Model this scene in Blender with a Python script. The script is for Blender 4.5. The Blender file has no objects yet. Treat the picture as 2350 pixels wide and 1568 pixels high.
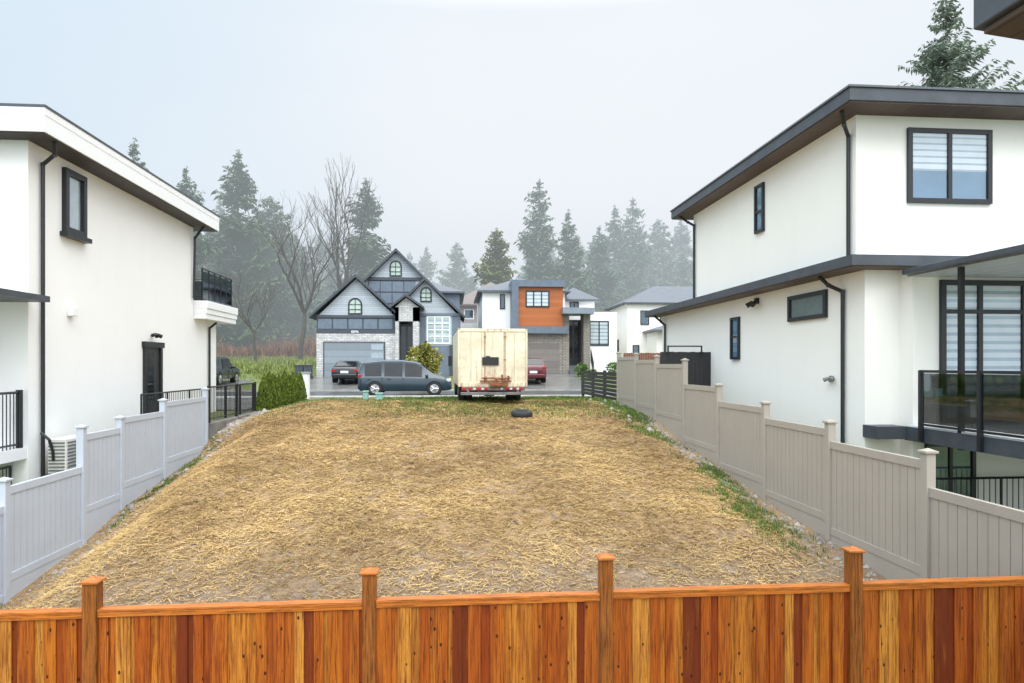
import bpy, math, random
import numpy as np
from mathutils import Vector, Matrix
random.seed(7); rng=np.random.default_rng(7)
scene=bpy.context.scene
COL=scene.collection
scene.view_settings.view_transform='Standard'
scene.view_settings.look='None'
R=math.radians
# ------------------------------------------------------------ materials
def newmat(name):
    m=bpy.data.materials.new(name); m.use_nodes=True
    nt=m.node_tree; return m,nt,nt.nodes['Principled BSDF']
def N(nt,t,props={},ins={}):
    n=nt.nodes.new(t)
    for k,v in props.items(): setattr(n,k,v)
    for k,v in ins.items(): n.inputs[k].default_value=v
    return n
def c4(c): return (c[0],c[1],c[2],1)
def mixc(nt,fac,a,b,blend='MIX'):
    n=N(nt,'ShaderNodeMix',{'data_type':'RGBA','blend_type':blend})
    for i,x in ((0,fac),(6,a),(7,b)):
        if isinstance(x,(int,float)): n.inputs[i].default_value=x
        elif isinstance(x,tuple): n.inputs[i].default_value=c4(x)
        else: nt.links.new(x,n.inputs[i])
    return n.outputs[2]
def math_(nt,op,a,b=0.0,clamp=False):
    n=N(nt,'ShaderNodeMath',{'operation':op,'use_clamp':clamp})
    for i,x in ((0,a),(1,b)):
        if isinstance(x,(int,float)): n.inputs[i].default_value=x
        else: nt.links.new(x,n.inputs[i])
    return n.outputs[0]
def coords(nt,scale=(1,1,1),island=False):
    tc=N(nt,'ShaderNodeTexCoord'); mp=N(nt,'ShaderNodeMapping')
    mp.inputs['Scale'].default_value=scale
    nt.links.new(tc.outputs['Object'],mp.inputs[0])
    if island:
        g=N(nt,'ShaderNodeNewGeometry'); v=N(nt,'ShaderNodeVectorMath',{'operation':'ADD'})
        m=math_(nt,'MULTIPLY',g.outputs['Random Per Island'],57.0)
        nt.links.new(mp.outputs[0],v.inputs[0]); nt.links.new(m,v.inputs[1]); return v.outputs[0]
    return mp.outputs[0]
def noise(nt,co,scale,detail=4,rough=.6):
    n=N(nt,'ShaderNodeTexNoise',{},{'Scale':scale,'Detail':detail,'Roughness':rough})
    nt.links.new(co,n.inputs['Vector']); return n.outputs['Fac']
def ramp(nt,fac,stops,interp='LINEAR'):
    r=N(nt,'ShaderNodeValToRGB'); cr=r.color_ramp; cr.interpolation=interp
    while len(cr.elements)<len(stops): cr.elements.new(.5)
    for e,(p,c) in zip(cr.elements,stops):
        e.position=p; e.color=c4(c) if isinstance(c,tuple) else (c,c,c,1)
    nt.links.new(fac,r.inputs[0]); return r.outputs[0]
def bump(nt,b,h,strength=.3,dist=.02):
    n=N(nt,'ShaderNodeBump',{},{'Strength':strength,'Distance':dist})
    nt.links.new(h,n.inputs['Height']); nt.links.new(n.outputs[0],b.inputs['Normal'])
def painted_haze(m,k=.0105,y0=62.0):
    # painted mist: pale emission mixed into far materials, growing with distance down the street
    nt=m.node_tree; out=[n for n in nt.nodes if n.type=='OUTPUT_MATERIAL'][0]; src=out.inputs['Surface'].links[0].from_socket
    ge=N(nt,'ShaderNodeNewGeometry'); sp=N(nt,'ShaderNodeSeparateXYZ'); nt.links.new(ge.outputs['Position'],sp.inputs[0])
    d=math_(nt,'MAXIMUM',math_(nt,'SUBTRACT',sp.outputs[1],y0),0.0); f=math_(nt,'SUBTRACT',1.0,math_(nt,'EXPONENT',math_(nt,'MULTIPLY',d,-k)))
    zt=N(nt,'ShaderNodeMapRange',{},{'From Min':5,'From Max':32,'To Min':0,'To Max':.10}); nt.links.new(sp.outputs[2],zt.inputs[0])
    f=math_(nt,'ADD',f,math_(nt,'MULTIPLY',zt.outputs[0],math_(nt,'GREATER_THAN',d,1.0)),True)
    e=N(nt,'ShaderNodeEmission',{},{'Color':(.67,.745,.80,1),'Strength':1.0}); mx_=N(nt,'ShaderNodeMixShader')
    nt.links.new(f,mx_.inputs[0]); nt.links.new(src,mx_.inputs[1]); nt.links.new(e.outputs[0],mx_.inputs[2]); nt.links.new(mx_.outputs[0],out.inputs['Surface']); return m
MC={}
def simple(name,col,rough=.6,metal=0,var=.12,vs=3.0,bs=0,bstr=.2,spec=.5,coat=0,stretch=(1,1,1)):
    if name in MC: return MC[name]
    m,nt,b=newmat(name); co=coords(nt,stretch)
    n=noise(nt,co,vs)
    lo=tuple(x*(1-var) for x in col); hi=tuple(min(1,x*(1+var)) for x in col)
    nt.links.new(ramp(nt,n,[(.3,lo),(.7,hi)]),b.inputs['Base Color'])
    b.inputs['Roughness'].default_value=rough; b.inputs['Metallic'].default_value=metal
    b.inputs['Specular IOR Level'].default_value=spec; b.inputs['Coat Weight'].default_value=coat
    b.inputs['Coat Roughness'].default_value=.05
    if bs: bump(nt,b,noise(nt,coords(nt),bs,3),bstr,.01)
    MC[name]=m; return m
def stucco(name,col):
    m,nt,b=newmat(name); co=coords(nt)
    n1=noise(nt,co,.45,3); n2=noise(nt,coords(nt,(2,2,.5)),.8,4)
    a=ramp(nt,n1,[(.3,tuple(x*.975 for x in col)),(.7,col)])
    s=ramp(nt,n2,[(.3,(.97,.97,.965)),(.55,(1,1,1))])
    nt.links.new(mixc(nt,.6,a,s,'MULTIPLY'),b.inputs['Base Color'])
    b.inputs['Roughness'].default_value=.9; bump(nt,b,noise(nt,co,90,4),.3,.005); return m
STUCL=stucco('stucco_cool',(.90,.89,.87)); STUCR=stucco('stucco_warm',(.895,.86,.80))
STUCD=stucco('stucco_grey',(.62,.63,.64))
BLACK=simple('black_metal',(.014,.015,.018),.35); DARK=simple('dark_slate_trim',(.055,.063,.075),.45,var=.2)
WHITE=simple('white_trim',(.86,.86,.86),.5,var=.02)
SOFD=simple('dark_soffit',(.045,.038,.036),.6)
def planks(name,col,axis,w,groove=.08,rough=.6,dark=.35,wood=True):
    m,nt,b=newmat(name); tc=N(nt,'ShaderNodeTexCoord'); sp=N(nt,'ShaderNodeSeparateXYZ'); nt.links.new(tc.outputs['Object'],sp.inputs[0])
    f=math_(nt,'FRACT',math_(nt,'DIVIDE',sp.outputs[axis],w)); l=math_(nt,'LESS_THAN',f,groove)
    fl=math_(nt,'FLOOR',math_(nt,'DIVIDE',sp.outputs[axis],w)); wn=N(nt,'ShaderNodeTexWhiteNoise',{'noise_dimensions':'1D'}); nt.links.new(fl,wn.inputs['W'])
    a=ramp(nt,wn.outputs[0],[(0,tuple(x*.85 for x in col)),(1,tuple(x*1.1 for x in col))])
    a=mixc(nt,ramp(nt,noise(nt,coords(nt),4),[(.3,0.0),(.8,.25)]),a,tuple(x*.6 for x in col))
    nt.links.new(mixc(nt,l,a,tuple(x*dark for x in col)),b.inputs['Base Color']); b.inputs['Roughness'].default_value=rough; return m
SOFFIT=planks('brown_soffit_planks',(.10,.062,.045),0,.14)
SIDING=planks('blue_grey_siding',(.45,.49,.53),2,.16,.14,.7,.6)
PANELB=simple('slate_blue_panel',(.135,.17,.215),.5); GDOOR=planks('garage_door_blue',(.24,.28,.31),2,.5,.05,.5,.5)
GDOOR2=planks('garage_door_taupe',(.19,.165,.15),2,.5,.05,.5,.5)
ORPAN=planks('orange_cladding',(.40,.115,.028),2,.3,.03,.5,.6)
UNDER=planks('canopy_underside',(.40,.42,.43),0,.12,.12,.5,.6)
def shingle(name,col):
    m,nt,b=newmat(name); co=coords(nt,(1,1,1)); br=N(nt,'ShaderNodeTexBrick',{},{'Scale':1.0,'Brick Width':.35,'Row Height':.16,'Mortar Size':.012,'Color1':c4(col),'Color2':c4(tuple(x*1.45 for x in col)),'Mortar':c4(tuple(x*.5 for x in col))})
    nt.links.new(co,br.inputs[0]); nt.links.new(mixc(nt,noise(nt,co,2.0),br.outputs[0],tuple(x*1.3 for x in col)),b.inputs['Base Color']); b.inputs['Roughness'].default_value=.5; return m
SHING=shingle('grey_shingles',(.08,.09,.105)); SHINGB=painted_haze(shingle('brown_shingles',(.12,.095,.085)))
def stone(name,c1,c2,mo):
    m,nt,b=newmat(name)
    tc=N(nt,'ShaderNodeTexCoord'); sp=N(nt,'ShaderNodeSeparateXYZ'); nt.links.new(tc.outputs['Object'],sp.inputs[0])
    cb=N(nt,'ShaderNodeCombineXYZ'); nt.links.new(math_(nt,'ADD',sp.outputs[0],sp.outputs[1]),cb.inputs[0]); nt.links.new(sp.outputs[2],cb.inputs[1])
    br=N(nt,'ShaderNodeTexBrick',{},{'Scale':1.0,'Brick Width':.42,'Row Height':.13,'Mortar Size':.014,'Color1':c4(c1),'Color2':c4(c2),'Mortar':c4(mo)})
    nt.links.new(cb.outputs[0],br.inputs[0])
    n=noise(nt,coords(nt),5,4); nt.links.new(mixc(nt,ramp(nt,n,[(.35,0.0),(.7,.75)]),br.outputs[0],tuple(x*.45 for x in c1)),b.inputs['Base Color'])
    b.inputs['Roughness'].default_value=.8; bump(nt,b,br.outputs['Fac'],-.5,.02); return m
STONE=stone('ledge_stone_pale',(.74,.72,.70),(.52,.51,.51),(.27,.26,.26)); STONE2=stone('ledge_stone_tan',(.36,.31,.26),(.26,.24,.22),(.10,.09,.08))
# glass
def glassmat(name,fac,tint=(1,1,1)):
    m=bpy.data.materials.new(name); m.use_nodes=True; nt=m.node_tree; nt.nodes.remove(nt.nodes['Principled BSDF'])
    out=[n for n in nt.nodes if n.type=='OUTPUT_MATERIAL'][0]
    t=N(nt,'ShaderNodeBsdfTransparent',{},{'Color':c4(tint)}); g=N(nt,'ShaderNodeBsdfGlossy',{},{'Roughness':.03,'Color':(.80,.92,1,1)})
    lw=N(nt,'ShaderNodeLayerWeight',{},{'Blend':.35}); f=math_(nt,'ADD',math_(nt,'MULTIPLY',lw.outputs['Facing'],.35),fac,True)
    nb=N(nt,'ShaderNodeBump',{},{'Strength':.05,'Distance':.02}); nt.links.new(noise(nt,coords(nt),1.5,2),nb.inputs['Height']); nt.links.new(nb.outputs[0],g.inputs['Normal'])
    mx=N(nt,'ShaderNodeMixShader'); nt.links.new(f,mx.inputs[0]); nt.links.new(t.outputs[0],mx.inputs[1]); nt.links.new(g.outputs[0],mx.inputs[2]); nt.links.new(mx.outputs[0],out.inputs[0]); return m
GLASS=glassmat('window_glass',.08); SMOKE=glassmat('smoked_railing_glass',.03,(.3,.3,.3))
INSD=simple('dark_room',(.05,.075,.10),.8,var=.4,vs=1.5); INSB=simple('painted_sky_backing',(.09,.18,.28),.8,var=.25,vs=1.2)  # the blue backing paints the sky's reflection behind the panes
BLIND=simple('blind_fabric',(.60,.64,.67),.8,var=.06); SHEER=simple('sheer_fabric',(.30,.37,.43),.8,var=.12); BLINDG=simple('pale_green_blind',(.46,.55,.49),.8)
CARGL=simple('car_window',(.012,.015,.018),.06,spec=.6,var=.3)
CHROME=simple('chrome',(.5,.5,.5),.2,1); TYRE=simple('tyre_rubber',(.02,.02,.021),.75,bs=40); REDL=simple('red_lens',(.35,.012,.012),.2)
LAMPW=simple('clear_lens',(.6,.6,.6),.15); PLATE=simple('number_plate',(.65,.67,.7),.4)
CONC=simple('wet_concrete',(.17,.165,.155),.25,var=.25,vs=.7,bs=30,bstr=.2)
KERB=simple('kerb_concrete',(.32,.31,.29),.7,var=.2,bs=30)
ASPH=simple('wet_asphalt',(.055,.057,.06),.3,var=.3,vs=.6,bs=80,bstr=.4)
MINT=simple('mint_plastic',(.24,.42,.37),.5)
# ------------------------------------------------------------ mesh builder
class MB:
    def __init__(s): s.v=[];s.f=[];s.mi=[];s.m=0
    def add(s,vs,fs):
        o=len(s.v); s.v+=[tuple(v) for v in vs]; s.f+=[tuple(i+o for i in f) for f in fs]; s.mi+=[s.m]*len(fs)
    def box(s,x0,x1,y0,y1,z0,z1,mp=None):
        x0,x1=sorted((x0,x1));y0,y1=sorted((y0,y1));z0,z1=sorted((z0,z1))
        vs=[(x,y,z) for x in (x0,x1) for y in (y0,y1) for z in (z0,z1)]
        if mp: vs=[mp(*v) for v in vs]
        s.add(vs,[(0,1,3,2),(4,6,7,5),(0,4,5,1),(2,3,7,6),(0,2,6,4),(1,5,7,3)])
    def mbox(s,mp,a0,a1,b0,b1,c0,c1): s.box(a0,a1,b0,b1,c0,c1,mp)
    def prism(s,pts,fn,c0,c1):
        n=len(pts); vs=[fn(a,b,c0) for a,b in pts]+[fn(a,b,c1) for a,b in pts]
        s.add(vs,[tuple(range(n))[::-1],tuple(range(n,2*n))]+[(i,(i+1)%n,n+(i+1)%n,n+i) for i in range(n)])
    def cyl(s,p0,p1,r0,r1=None,n=10,cap=True):
        r1=r0 if r1 is None else r1; p0=Vector(p0);p1=Vector(p1); d=(p1-p0).normalized()
        u=d.cross(Vector((0,0,1)));
        if u.length<.01: u=Vector((1,0,0))
        u.normalize(); w=d.cross(u); vs=[]
        for p,r in ((p0,r0),(p1,r1)):
            for i in range(n):
                a=2*math.pi*i/n; vs.append(p+u*math.cos(a)*r+w*math.sin(a)*r)
        fs=[(i,(i+1)%n,n+(i+1)%n,n+i) for i in range(n)]
        if cap: fs+=[tuple(range(n))[::-1],tuple(range(n,2*n))]
        s.add(vs,fs)
    def path(s,pts,r,n=8):
        for a,b in zip(pts[:-1],pts[1:]): s.cyl(a,b,r,r,n)
BASE={}
def fixn(me):
    import bmesh
    bm=bmesh.new(); bm.from_mesh(me); bmesh.ops.recalc_face_normals(bm,faces=bm.faces); bm.to_mesh(me); bm.free()
def thing(name,loc,label,cat,group=None,rot=0,local=False):
    e=bpy.data.objects.new(name,None); COL.objects.link(e); e.location=loc; e.rotation_euler[2]=rot; e.empty_display_size=.3
    e['label']=label; e['category']=cat
    if group: e['group']=group
    BASE[e.name]=Vector((0,0,0)) if local else Vector(loc); return e
def part(mb,name,parent,mats,smooth=False,label=None,bev=0,fix=True):
    me=bpy.data.meshes.new(name); b=BASE[parent.name] if parent else Vector((0,0,0))
    me.from_pydata([(v[0]-b[0],v[1]-b[1],v[2]-b[2]) for v in mb.v],[],mb.f)
    if not isinstance(mats,(list,tuple)): mats=[mats]
    for m in mats: me.materials.append(m)
    me.polygons.foreach_set('material_index',mb.mi)
    if fix and len(mb.f)<20000: fixn(me)
    if smooth: me.polygons.foreach_set('use_smooth',[True]*len(me.polygons))
    o=bpy.data.objects.new(name,me); COL.objects.link(o)
    if parent: o.parent=parent; BASE[o.name]=b
    if label: o['label']=label
    if bev:
        md=o.modifiers.new('bevel','BEVEL'); md.width=bev; md.segments=2; md.limit_method='ANGLE'
    return o
def struct(o): o['kind']='structure'
# ------------------------------------------------------------ terrain
TAILY=[35,43.5,44,52,60,78,90,120,300,1500]; TAILZ=[2.34,2.34,2.42,3.1,3.6,4.9,5.5,6.2,9,16]
YC=[-60,5,8,10,12,16,20,24,30,33.0,34.85]+TAILY
ZC=[-.2,0,.55,1.0,1.38,1.95,2.4,2.68,2.56,2.46,2.40]+TAILZ
YL=[-60,5,9,11.3,13.6,15.1,17.3,19.6,20.4,22,25,30,33,34.85]+TAILY
ZL=[-.3,-.3,.0,.27,.6,.95,1.23,1.5,1.95,2.2,2.3,2.4,2.42,2.40]+TAILZ
YR=[-60,5,8,9.8,10.9,13.3,15.7,18,20.6,23,25.5,30,33,34.85]+TAILY
ZR=[.1,.2,.75,.95,1.08,1.27,1.62,1.85,2.3,2.45,2.60,2.54,2.46,2.40]+TAILZ
def g(x,y):
    x=np.asarray(x,float); y=np.asarray(y,float)
    zc=np.interp(y,YC,ZC); zl=np.interp(y,YL,ZL); zr=np.interp(y,YR,ZR)
    sm=lambda t: t*t*(3-2*t)
    wl=sm(np.clip((x+7)/2.2,0,1)); wr=sm(np.clip((6.3-x)/1.5,0,1))
    z=np.where(x<0,zl+(zc-zl)*wl,zr+(zc-zr)*wr)
    lot=np.clip((x+6.9)/1,0,1)*np.clip((6.2-x)/1,0,1)*np.clip((31-y)/2,0,1)
    nz=.03*np.sin(1.9*x+.7*y)*np.sin(1.3*y-.6*x)+.02*np.sin(4.1*x-2.2*y+1)*np.sin(3.3*y+1.7*x)+.012*np.sin(9.1*x+3*y)*np.sin(8.3*y-2.7*x)
    return z+nz*lot
def gz(x,y): return float(g(x,y))
xs=sorted(set([-900,-400,-200,-110,-70,-50,-40,-30,-24,-20,-16,-13,-11,-10,-9,-8.6,-8,-7.5]+list(np.round(np.arange(-7,6.31,.19),3))+[6.3,6.6,7,8,9,10,12,15,20,30,45,70,110,200,400,900]))
ys=sorted(set([-60,-20,0,3]+list(np.round(np.arange(5,34.8,.2),3))+[34.85,35,36,38,40,42,43.5,44,46,48,50,52,56,60,66,72,78,85,90,95,105,120,150,200,300,600,1500]+[33.0]))
XX,YY=np.meshgrid(xs,ys); ZZ=g(XX,YY); nx=len(xs); ny=len(ys)
V=np.stack([XX,YY,ZZ],-1).reshape(-1,3)
F=[];MI=[]
for j in range(ny-1):
    for i in range(nx-1):
        F.append((j*nx+i,j*nx+i+1,(j+1)*nx+i+1,(j+1)*nx+i)); cx=(xs[i]+xs[i+1])/2; cy=(ys[j]+ys[j+1])/2
        MI.append(0 if (-7<cx<6.35 and cy<33.5) else (1 if cy<48 else 2))
me=bpy.data.meshes.new('ground'); me.from_pydata(V.tolist(),[],F)
# soil
def wn(scale,d=5,r=.65): 
    n=N(nt,'ShaderNodeTexNoise',{},{'Scale':scale,'Detail':d,'Roughness':r}); nt.links.new(co,n.inputs['Vector']); return n.outputs['Fac']
SOIL,nt,b=newmat('straw_mud_soil'); geo=N(nt,'ShaderNodeNewGeometry'); co=geo.outputs['Position']
sp=N(nt,'ShaderNodeSeparateXYZ'); nt.links.new(co,sp.inputs[0])
mud=ramp(nt,wn(9),[(.3,(.085,.054,.036)),(.55,(.17,.118,.082)),(.8,(.28,.22,.17))])
grav=ramp(nt,wn(28),[(.35,(.13,.10,.082)),(.6,(.26,.22,.19)),(.8,(.46,.42,.38))])
patch=ramp(nt,wn(2.8,5),[(.52,0.0),(.64,.85)])
a=mixc(nt,patch,mud,grav)
strawc=ramp(nt,wn(30,6,.8),[(.3,(.15,.088,.033)),(.55,(.38,.235,.095)),(.8,(.60,.41,.18))])
sf=math_(nt,'MULTIPLY',ramp(nt,wn(3.6,6,.8),[(.36,.1),(.50,.85)]),ramp(nt,math_(nt,'MULTIPLY',sp.outputs[1],.05),[(.44,.12),(.58,1.0)]))
a=mixc(nt,sf,a,strawc)
grc=ramp(nt,wn(12),[(.3,(.035,.06,.015)),(.7,(.11,.16,.04))])
gf=math_(nt,'MULTIPLY',ramp(nt,math_(nt,'MULTIPLY',sp.outputs[1],.03),[(.64,0.0),(.76,1.0)]),ramp(nt,wn(.9),[(.36,0.0),(.48,.9)]))
a=mixc(nt,gf,a,grc)
nt.links.new(a,b.inputs['Base Color'])
nt.links.new(ramp(nt,wn(3.2,5),[(.38,.12),(.46,.8)]),b.inputs['Roughness'])
bump(nt,b,wn(14,6,.7),.8,.05)
LAWN,nt,b=newmat('lawn_grass'); geo=N(nt,'ShaderNodeNewGeometry'); co=geo.outputs['Position']
nt.links.new(mixc(nt,ramp(nt,wn(.25,4),[(.45,0.0),(.65,.6)]),ramp(nt,wn(3),[(.3,(.07,.11,.02)),(.7,(.16,.21,.05))]),(.22,.17,.09)),b.inputs['Base Color']); b.inputs['Roughness'].default_value=.9; bump(nt,b,wn(20),.8,.05)
FIELD,nt,b=newmat('rough_field'); geo=N(nt,'ShaderNodeNewGeometry'); co=geo.outputs['Position']
nt.links.new(mixc(nt,ramp(nt,wn(.22,6,.7),[(.50,0.0),(.66,.7)]),ramp(nt,wn(1.5),[(.3,(.08,.11,.022)),(.7,(.18,.22,.055))]),(.21,.165,.08)),b.inputs['Base Color']); b.inputs['Roughness'].default_value=.9; bump(nt,b,wn(5),1.0,.2); painted_haze(FIELD)
for m in (SOIL,LAWN,FIELD): me.materials.append(m)
me.polygons.foreach_set('material_index',MI); me.polygons.foreach_set('use_smooth',[True]*len(F))
gr=bpy.data.objects.new('ground',me); COL.objects.link(gr); struct(gr)
def sheet(name,x0,x1,y0,y1,dz,mat,slant=0):
    yy=sorted(set([y0,y1]+[y for y in ys if y0<y<y1])); mb=MB(); vs=[];fs=[]
    for y in yy:
        for x in (x0,x1):
            vs.append((x,y,gz(x,y)+dz))
    mb.add(vs,[(2*i,2*i+1,2*i+3,2*i+2) for i in range(len(yy)-1)]); o=part(mb,name,None,mat); struct(o); return o
sheet('road',-300,300,35,43.5,.006,ASPH)
sheet('driveway',-11.6,-3.9,43.7,52.2,.02,CONC); sheet('driveway',3.6,9.6,43.7,55,.02,CONC)
sheet('driveway',-19,-14,43.7,50,.02,CONC)
sheet('driveway',-14,-7.6,26,34.8,.03,CONC)
for y0,y1 in ((34.85,35),(43.5,43.65)):
    mb=MB(); mb.box(-300,300,y0,y1,2.2,2.45); o=part(mb,'kerb',None,KERB); struct(o)
mb=MB(); mb.box(-300,300,33.3,34.8,2.3,2.47); o=part(mb,'pavement',None,KERB,bev=.01); struct(o)
# ------------------------------------------------------------ world and light
w=bpy.data.worlds.new('World'); scene.world=w; w.use_nodes=True; nt=w.node_tree; bg=nt.nodes['Background']
sky=N(nt,'ShaderNodeTexSky',{'sky_type':'NISHITA','sun_disc':False,'sun_elevation':R(52),'sun_rotation':R(180),'dust_density':6.0,'air_density':1.0})
tc=N(nt,'ShaderNodeTexCoord'); sp=N(nt,'ShaderNodeSeparateXYZ'); nt.links.new(tc.outputs['Generated'],sp.inputs[0])
col=ramp(nt,sp.outputs[2],[(0,(.67,.745,.81)),(.10,(.72,.79,.85)),(.24,(.83,.88,.93)),(.42,(.88,.92,.97)),(1,(.92,.95,.98))])
nz=noise(nt,coords(nt,(1,1,2)),1.1,4,.5)
tint=ramp(nt,nz,[(.35,(.92,.97,1.0)),(.6,(1.06,1.04,1.02))])
xf=N(nt,'ShaderNodeMapRange',{},{'From Min':-.72,'From Max':.0,'To Min':.85,'To Max':0}); nt.links.new(sp.outputs[0],xf.inputs[0])
col=mixc(nt,.7,col,tint,'MULTIPLY'); col=mixc(nt,xf.outputs[0],col,(.64,.80,.93))
st=ramp(nt,sp.outputs[2],[(.46,.265),(.62,.64),(1,1.0)])
st=math_(nt,'MULTIPLY',st,4.0)
yb=N(nt,'ShaderNodeMapRange',{},{'From Min':-.05,'From Max':-.9,'To Min':1.0,'To Max':2.3}); nt.links.new(sp.outputs[1],yb.inputs[0])  # added brightness in the unseen sky behind the camera, to lift the walls
stt=math_(nt,'MULTIPLY',st,yb.outputs[0])
sc=N(nt,'ShaderNodeVectorMath',{'operation':'SCALE'}); nt.links.new(col,sc.inputs[0]); nt.links.new(stt,sc.inputs['Scale'])
sk=N(nt,'ShaderNodeVectorMath',{'operation':'SCALE'}); nt.links.new(sky.outputs[0],sk.inputs[0]); sk.inputs['Scale'].default_value=.1
nt.links.new(mixc(nt,.08,sc.outputs[0],sk.outputs[0]),bg.inputs[0]); bg.inputs[1].default_value=1.0
L=bpy.data.lights.new('sun','SUN'); L.energy=.7; L.angle=R(40); L.color=(1,.96,.91); lo=bpy.data.objects.new('sun',L); COL.objects.link(lo); lo.rotation_euler=(R(38),0,0)
cam=bpy.data.cameras.new('camera'); cam.lens=24; cam.sensor_width=36; cam.shift_y=.023; cam.clip_end=5000; co_=bpy.data.objects.new('camera',cam); COL.objects.link(co_)
co_.location=(0,0,4); co_.rotation_euler=(R(90),0,R(-5)); scene.camera=co_
# ------------------------------------------------------------ generic building parts
def mx(X,d): return lambda a,b,c: (X+d*c,a,b)
def my(Y): return lambda a,b,c: (a,Y-c,b)
def window(parent,mp,a0,a1,b0,b1,fw=.07,mull=(),trans=(),inside=None,blinds=None,fm=None,sill=False,arch=False,name='window',prot=.07,bm=None):
    fm=fm or BLACK; mb=MB()
    if arch:
        r=(a1-a0)/2; cx=(a0+a1)/2; zt=b1-r
        def outline(q):
            return [(a0+q,b0+q),(a1-q,b0+q)]+[(cx+(r-q)*math.cos(t),zt+(r-q)*math.sin(t)) for t in np.linspace(0,math.pi,11)]
        o,i=outline(-.0),outline(fw); n=len(o)
        vs=[mp(a,b,prot) for a,b in o]+[mp(a,b,prot) for a,b in i]+[mp(a,b,0) for a,b in o]
        mb.add(vs,[(k,(k+1)%n,n+(k+1)%n,n+k) for k in range(n)]+[(k,(k+1)%n,2*n+(k+1)%n,2*n+k) for k in range(n)])
        mb.mbox(mp,cx-.02,cx+.02,b0+fw,b1-fw,.04,prot-.01)
        for t in (.3,.6): mb.mbox(mp,a0+fw,a1-fw,b0+(b1-b0)*t-.02,b0+(b1-b0)*t+.02,.042,prot-.008)
        wo=part(mb,name,parent,fm); p=MB(); p.prism(outline(.01),mp,.005,.02); part(p,'pane',wo,bm or BLIND); return wo
    mb.mbox(mp,a0,a0+fw,b0,b1,0,prot); mb.mbox(mp,a1-fw,a1,b0,b1,0,prot)
    mb.mbox(mp,a0+fw,a1-fw,b0,b0+fw,0,prot-.003); mb.mbox(mp,a0+fw,a1-fw,b1-fw,b1,0,prot-.003)
    for m in mull: mb.mbox(mp,m-fw*.45,m+fw*.45,b0+fw,b1-fw,.002,prot-.006)
    for t in trans: mb.mbox(mp,a0+fw,a1-fw,t-fw*.4,t+fw*.4,.002,prot-.009)
    if sill: mb.mbox(mp,a0-.08,a1+.08,b0-.1,b0,0,prot+.07)
    wo=part(mb,name,parent,fm)
    p=MB(); p.mbox(mp,a0+fw*.5,a1-fw*.5,b0+fw*.5,b1-fw*.5,.001,.008); part(p,'interior',wo,inside or INSD)
    if blinds:
        lo_,hi,step,cover=blinds; p=MB(); z=hi
        while z-step*cover>lo_: p.mbox(mp,a0+fw*.8,a1-fw*.8,z-step*cover,z,.014,.018); z-=step
        part(p,'blind',wo,bm or BLIND)
        p=MB(); p.mbox(mp,a0+fw*.8,a1-fw*.8,z,hi,.010,.0125); part(p,'sheer_blind',wo,SHEER)
    p=MB(); vs=[mp(a,b,.035) for a,b in ((a0+fw*.5,b0+fw*.5),(a1-fw*.5,b0+fw*.5),(a1-fw*.5,b1-fw*.5),(a0+fw*.5,b1-fw*.5))]; p.add(vs,[(0,1,2,3)])
    part(p,'pane',wo,GLASS); return wo
def downpipe(parent,pts,r=.04):
    mb=MB(); mb.path(pts,r,8)
    for p in pts[1:-1]:
        mb.cyl(Vector(p)-Vector((0,0,r)),Vector(p)+Vector((0,0,r)),r*1.05,n=8)
    return part(mb,'downpipe',parent,BLACK,smooth=False)
def picket_rail(mb,p0,p1,h,glass=None,step=.12,th=.02,every=12):
    p0=Vector(p0);p1=Vector(p1);L_=(p1-p0).length; up=Vector((0,0,h))
    mb.cyl(p0+up,p1+up,th*1.3,n=6); mb.cyl(p0+Vector((0,0,.08)),p1+Vector((0,0,.08)),th,n=6)
    n=max(1,int(L_/step))
    for i in range(n+1):
        p=p0.lerp(p1,i/n); r=th*1.4 if (i%every==0 or i==n) else (th*.5)
        if glass and not (i%every==0 or i==n): continue
        mb.cyl(p,p+up,r,n=5)
# ------------------------------------------------------------ left white house
H=thing('white_house',(-12,20,1),"white stucco two-storey house with flat moulded white cornice and black trim","house")
mb=MB(); mb.box(-20,-8.6,14.7,23.6,-1,8.6); part(mb,'wall',H,STUCL)
mb=MB(); mb.box(-20,-8.6,23.6,25.8,0,5.6); part(mb,'wall',H,STUCL)
mb=MB(); mb.box(-21,-8.0,14.2,24.3,8.60,8.93); mb.box(-21,-7.992,14.192,24.308,8.93,9.08)
ro=part(mb,'roof',H,WHITE,bev=.004)
mb=MB(); mb.box(-21,-7.98,14.18,24.32,9.08,9.13); part(mb,'roof_flashing',ro,DARK)
mb=MB(); mb.box(-21,-8.04,14.24,24.24,8.575,8.6); part(mb,'soffit',ro,SOFD)
ml=mx(-8.6,1)
window(H,ml,15.9,16.77,6.95,8.38,fw=.13,sill=True,prot=.1,inside=simple('pale_room',(.45,.50,.53),.8))
mb=MB(); mb.mbox(ml,19.86,20.0,2.4,4.62,0,.08); mb.mbox(ml,20.86,21.0,2.4,4.62,0,.08); mb.mbox(ml,19.8,21.06,4.5,4.66,0,.11); d=part(mb,'door',H,BLACK)
mb=MB(); mb.mbox(ml,20.0,20.86,2.4,4.5,.0,.03); part(mb,'door_leaf',d,simple('dark_door',(.03,.03,.034),.4))
mb=MB(); mb.mbox(ml,20.12,20.5,3.0,4.35,.031,.036); part(mb,'pane',d,CARGL)
mb=MB(); mb.cyl((-8.56,20.2,2.0+1.45),(-8.48,20.2,3.45),.02); part(mb,'handle',d,CHROME)
mb=MB(); mb.mbox(ml,19.3,22.4,2.25,2.4,0,.75); part(mb,'landing',H,KERB)
downpipe(H,[(-8.12,14.75,8.58),(-8.2,14.9,8.35),(-8.54,15.1,8.2),(-8.54,15.1,.9)])
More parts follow.
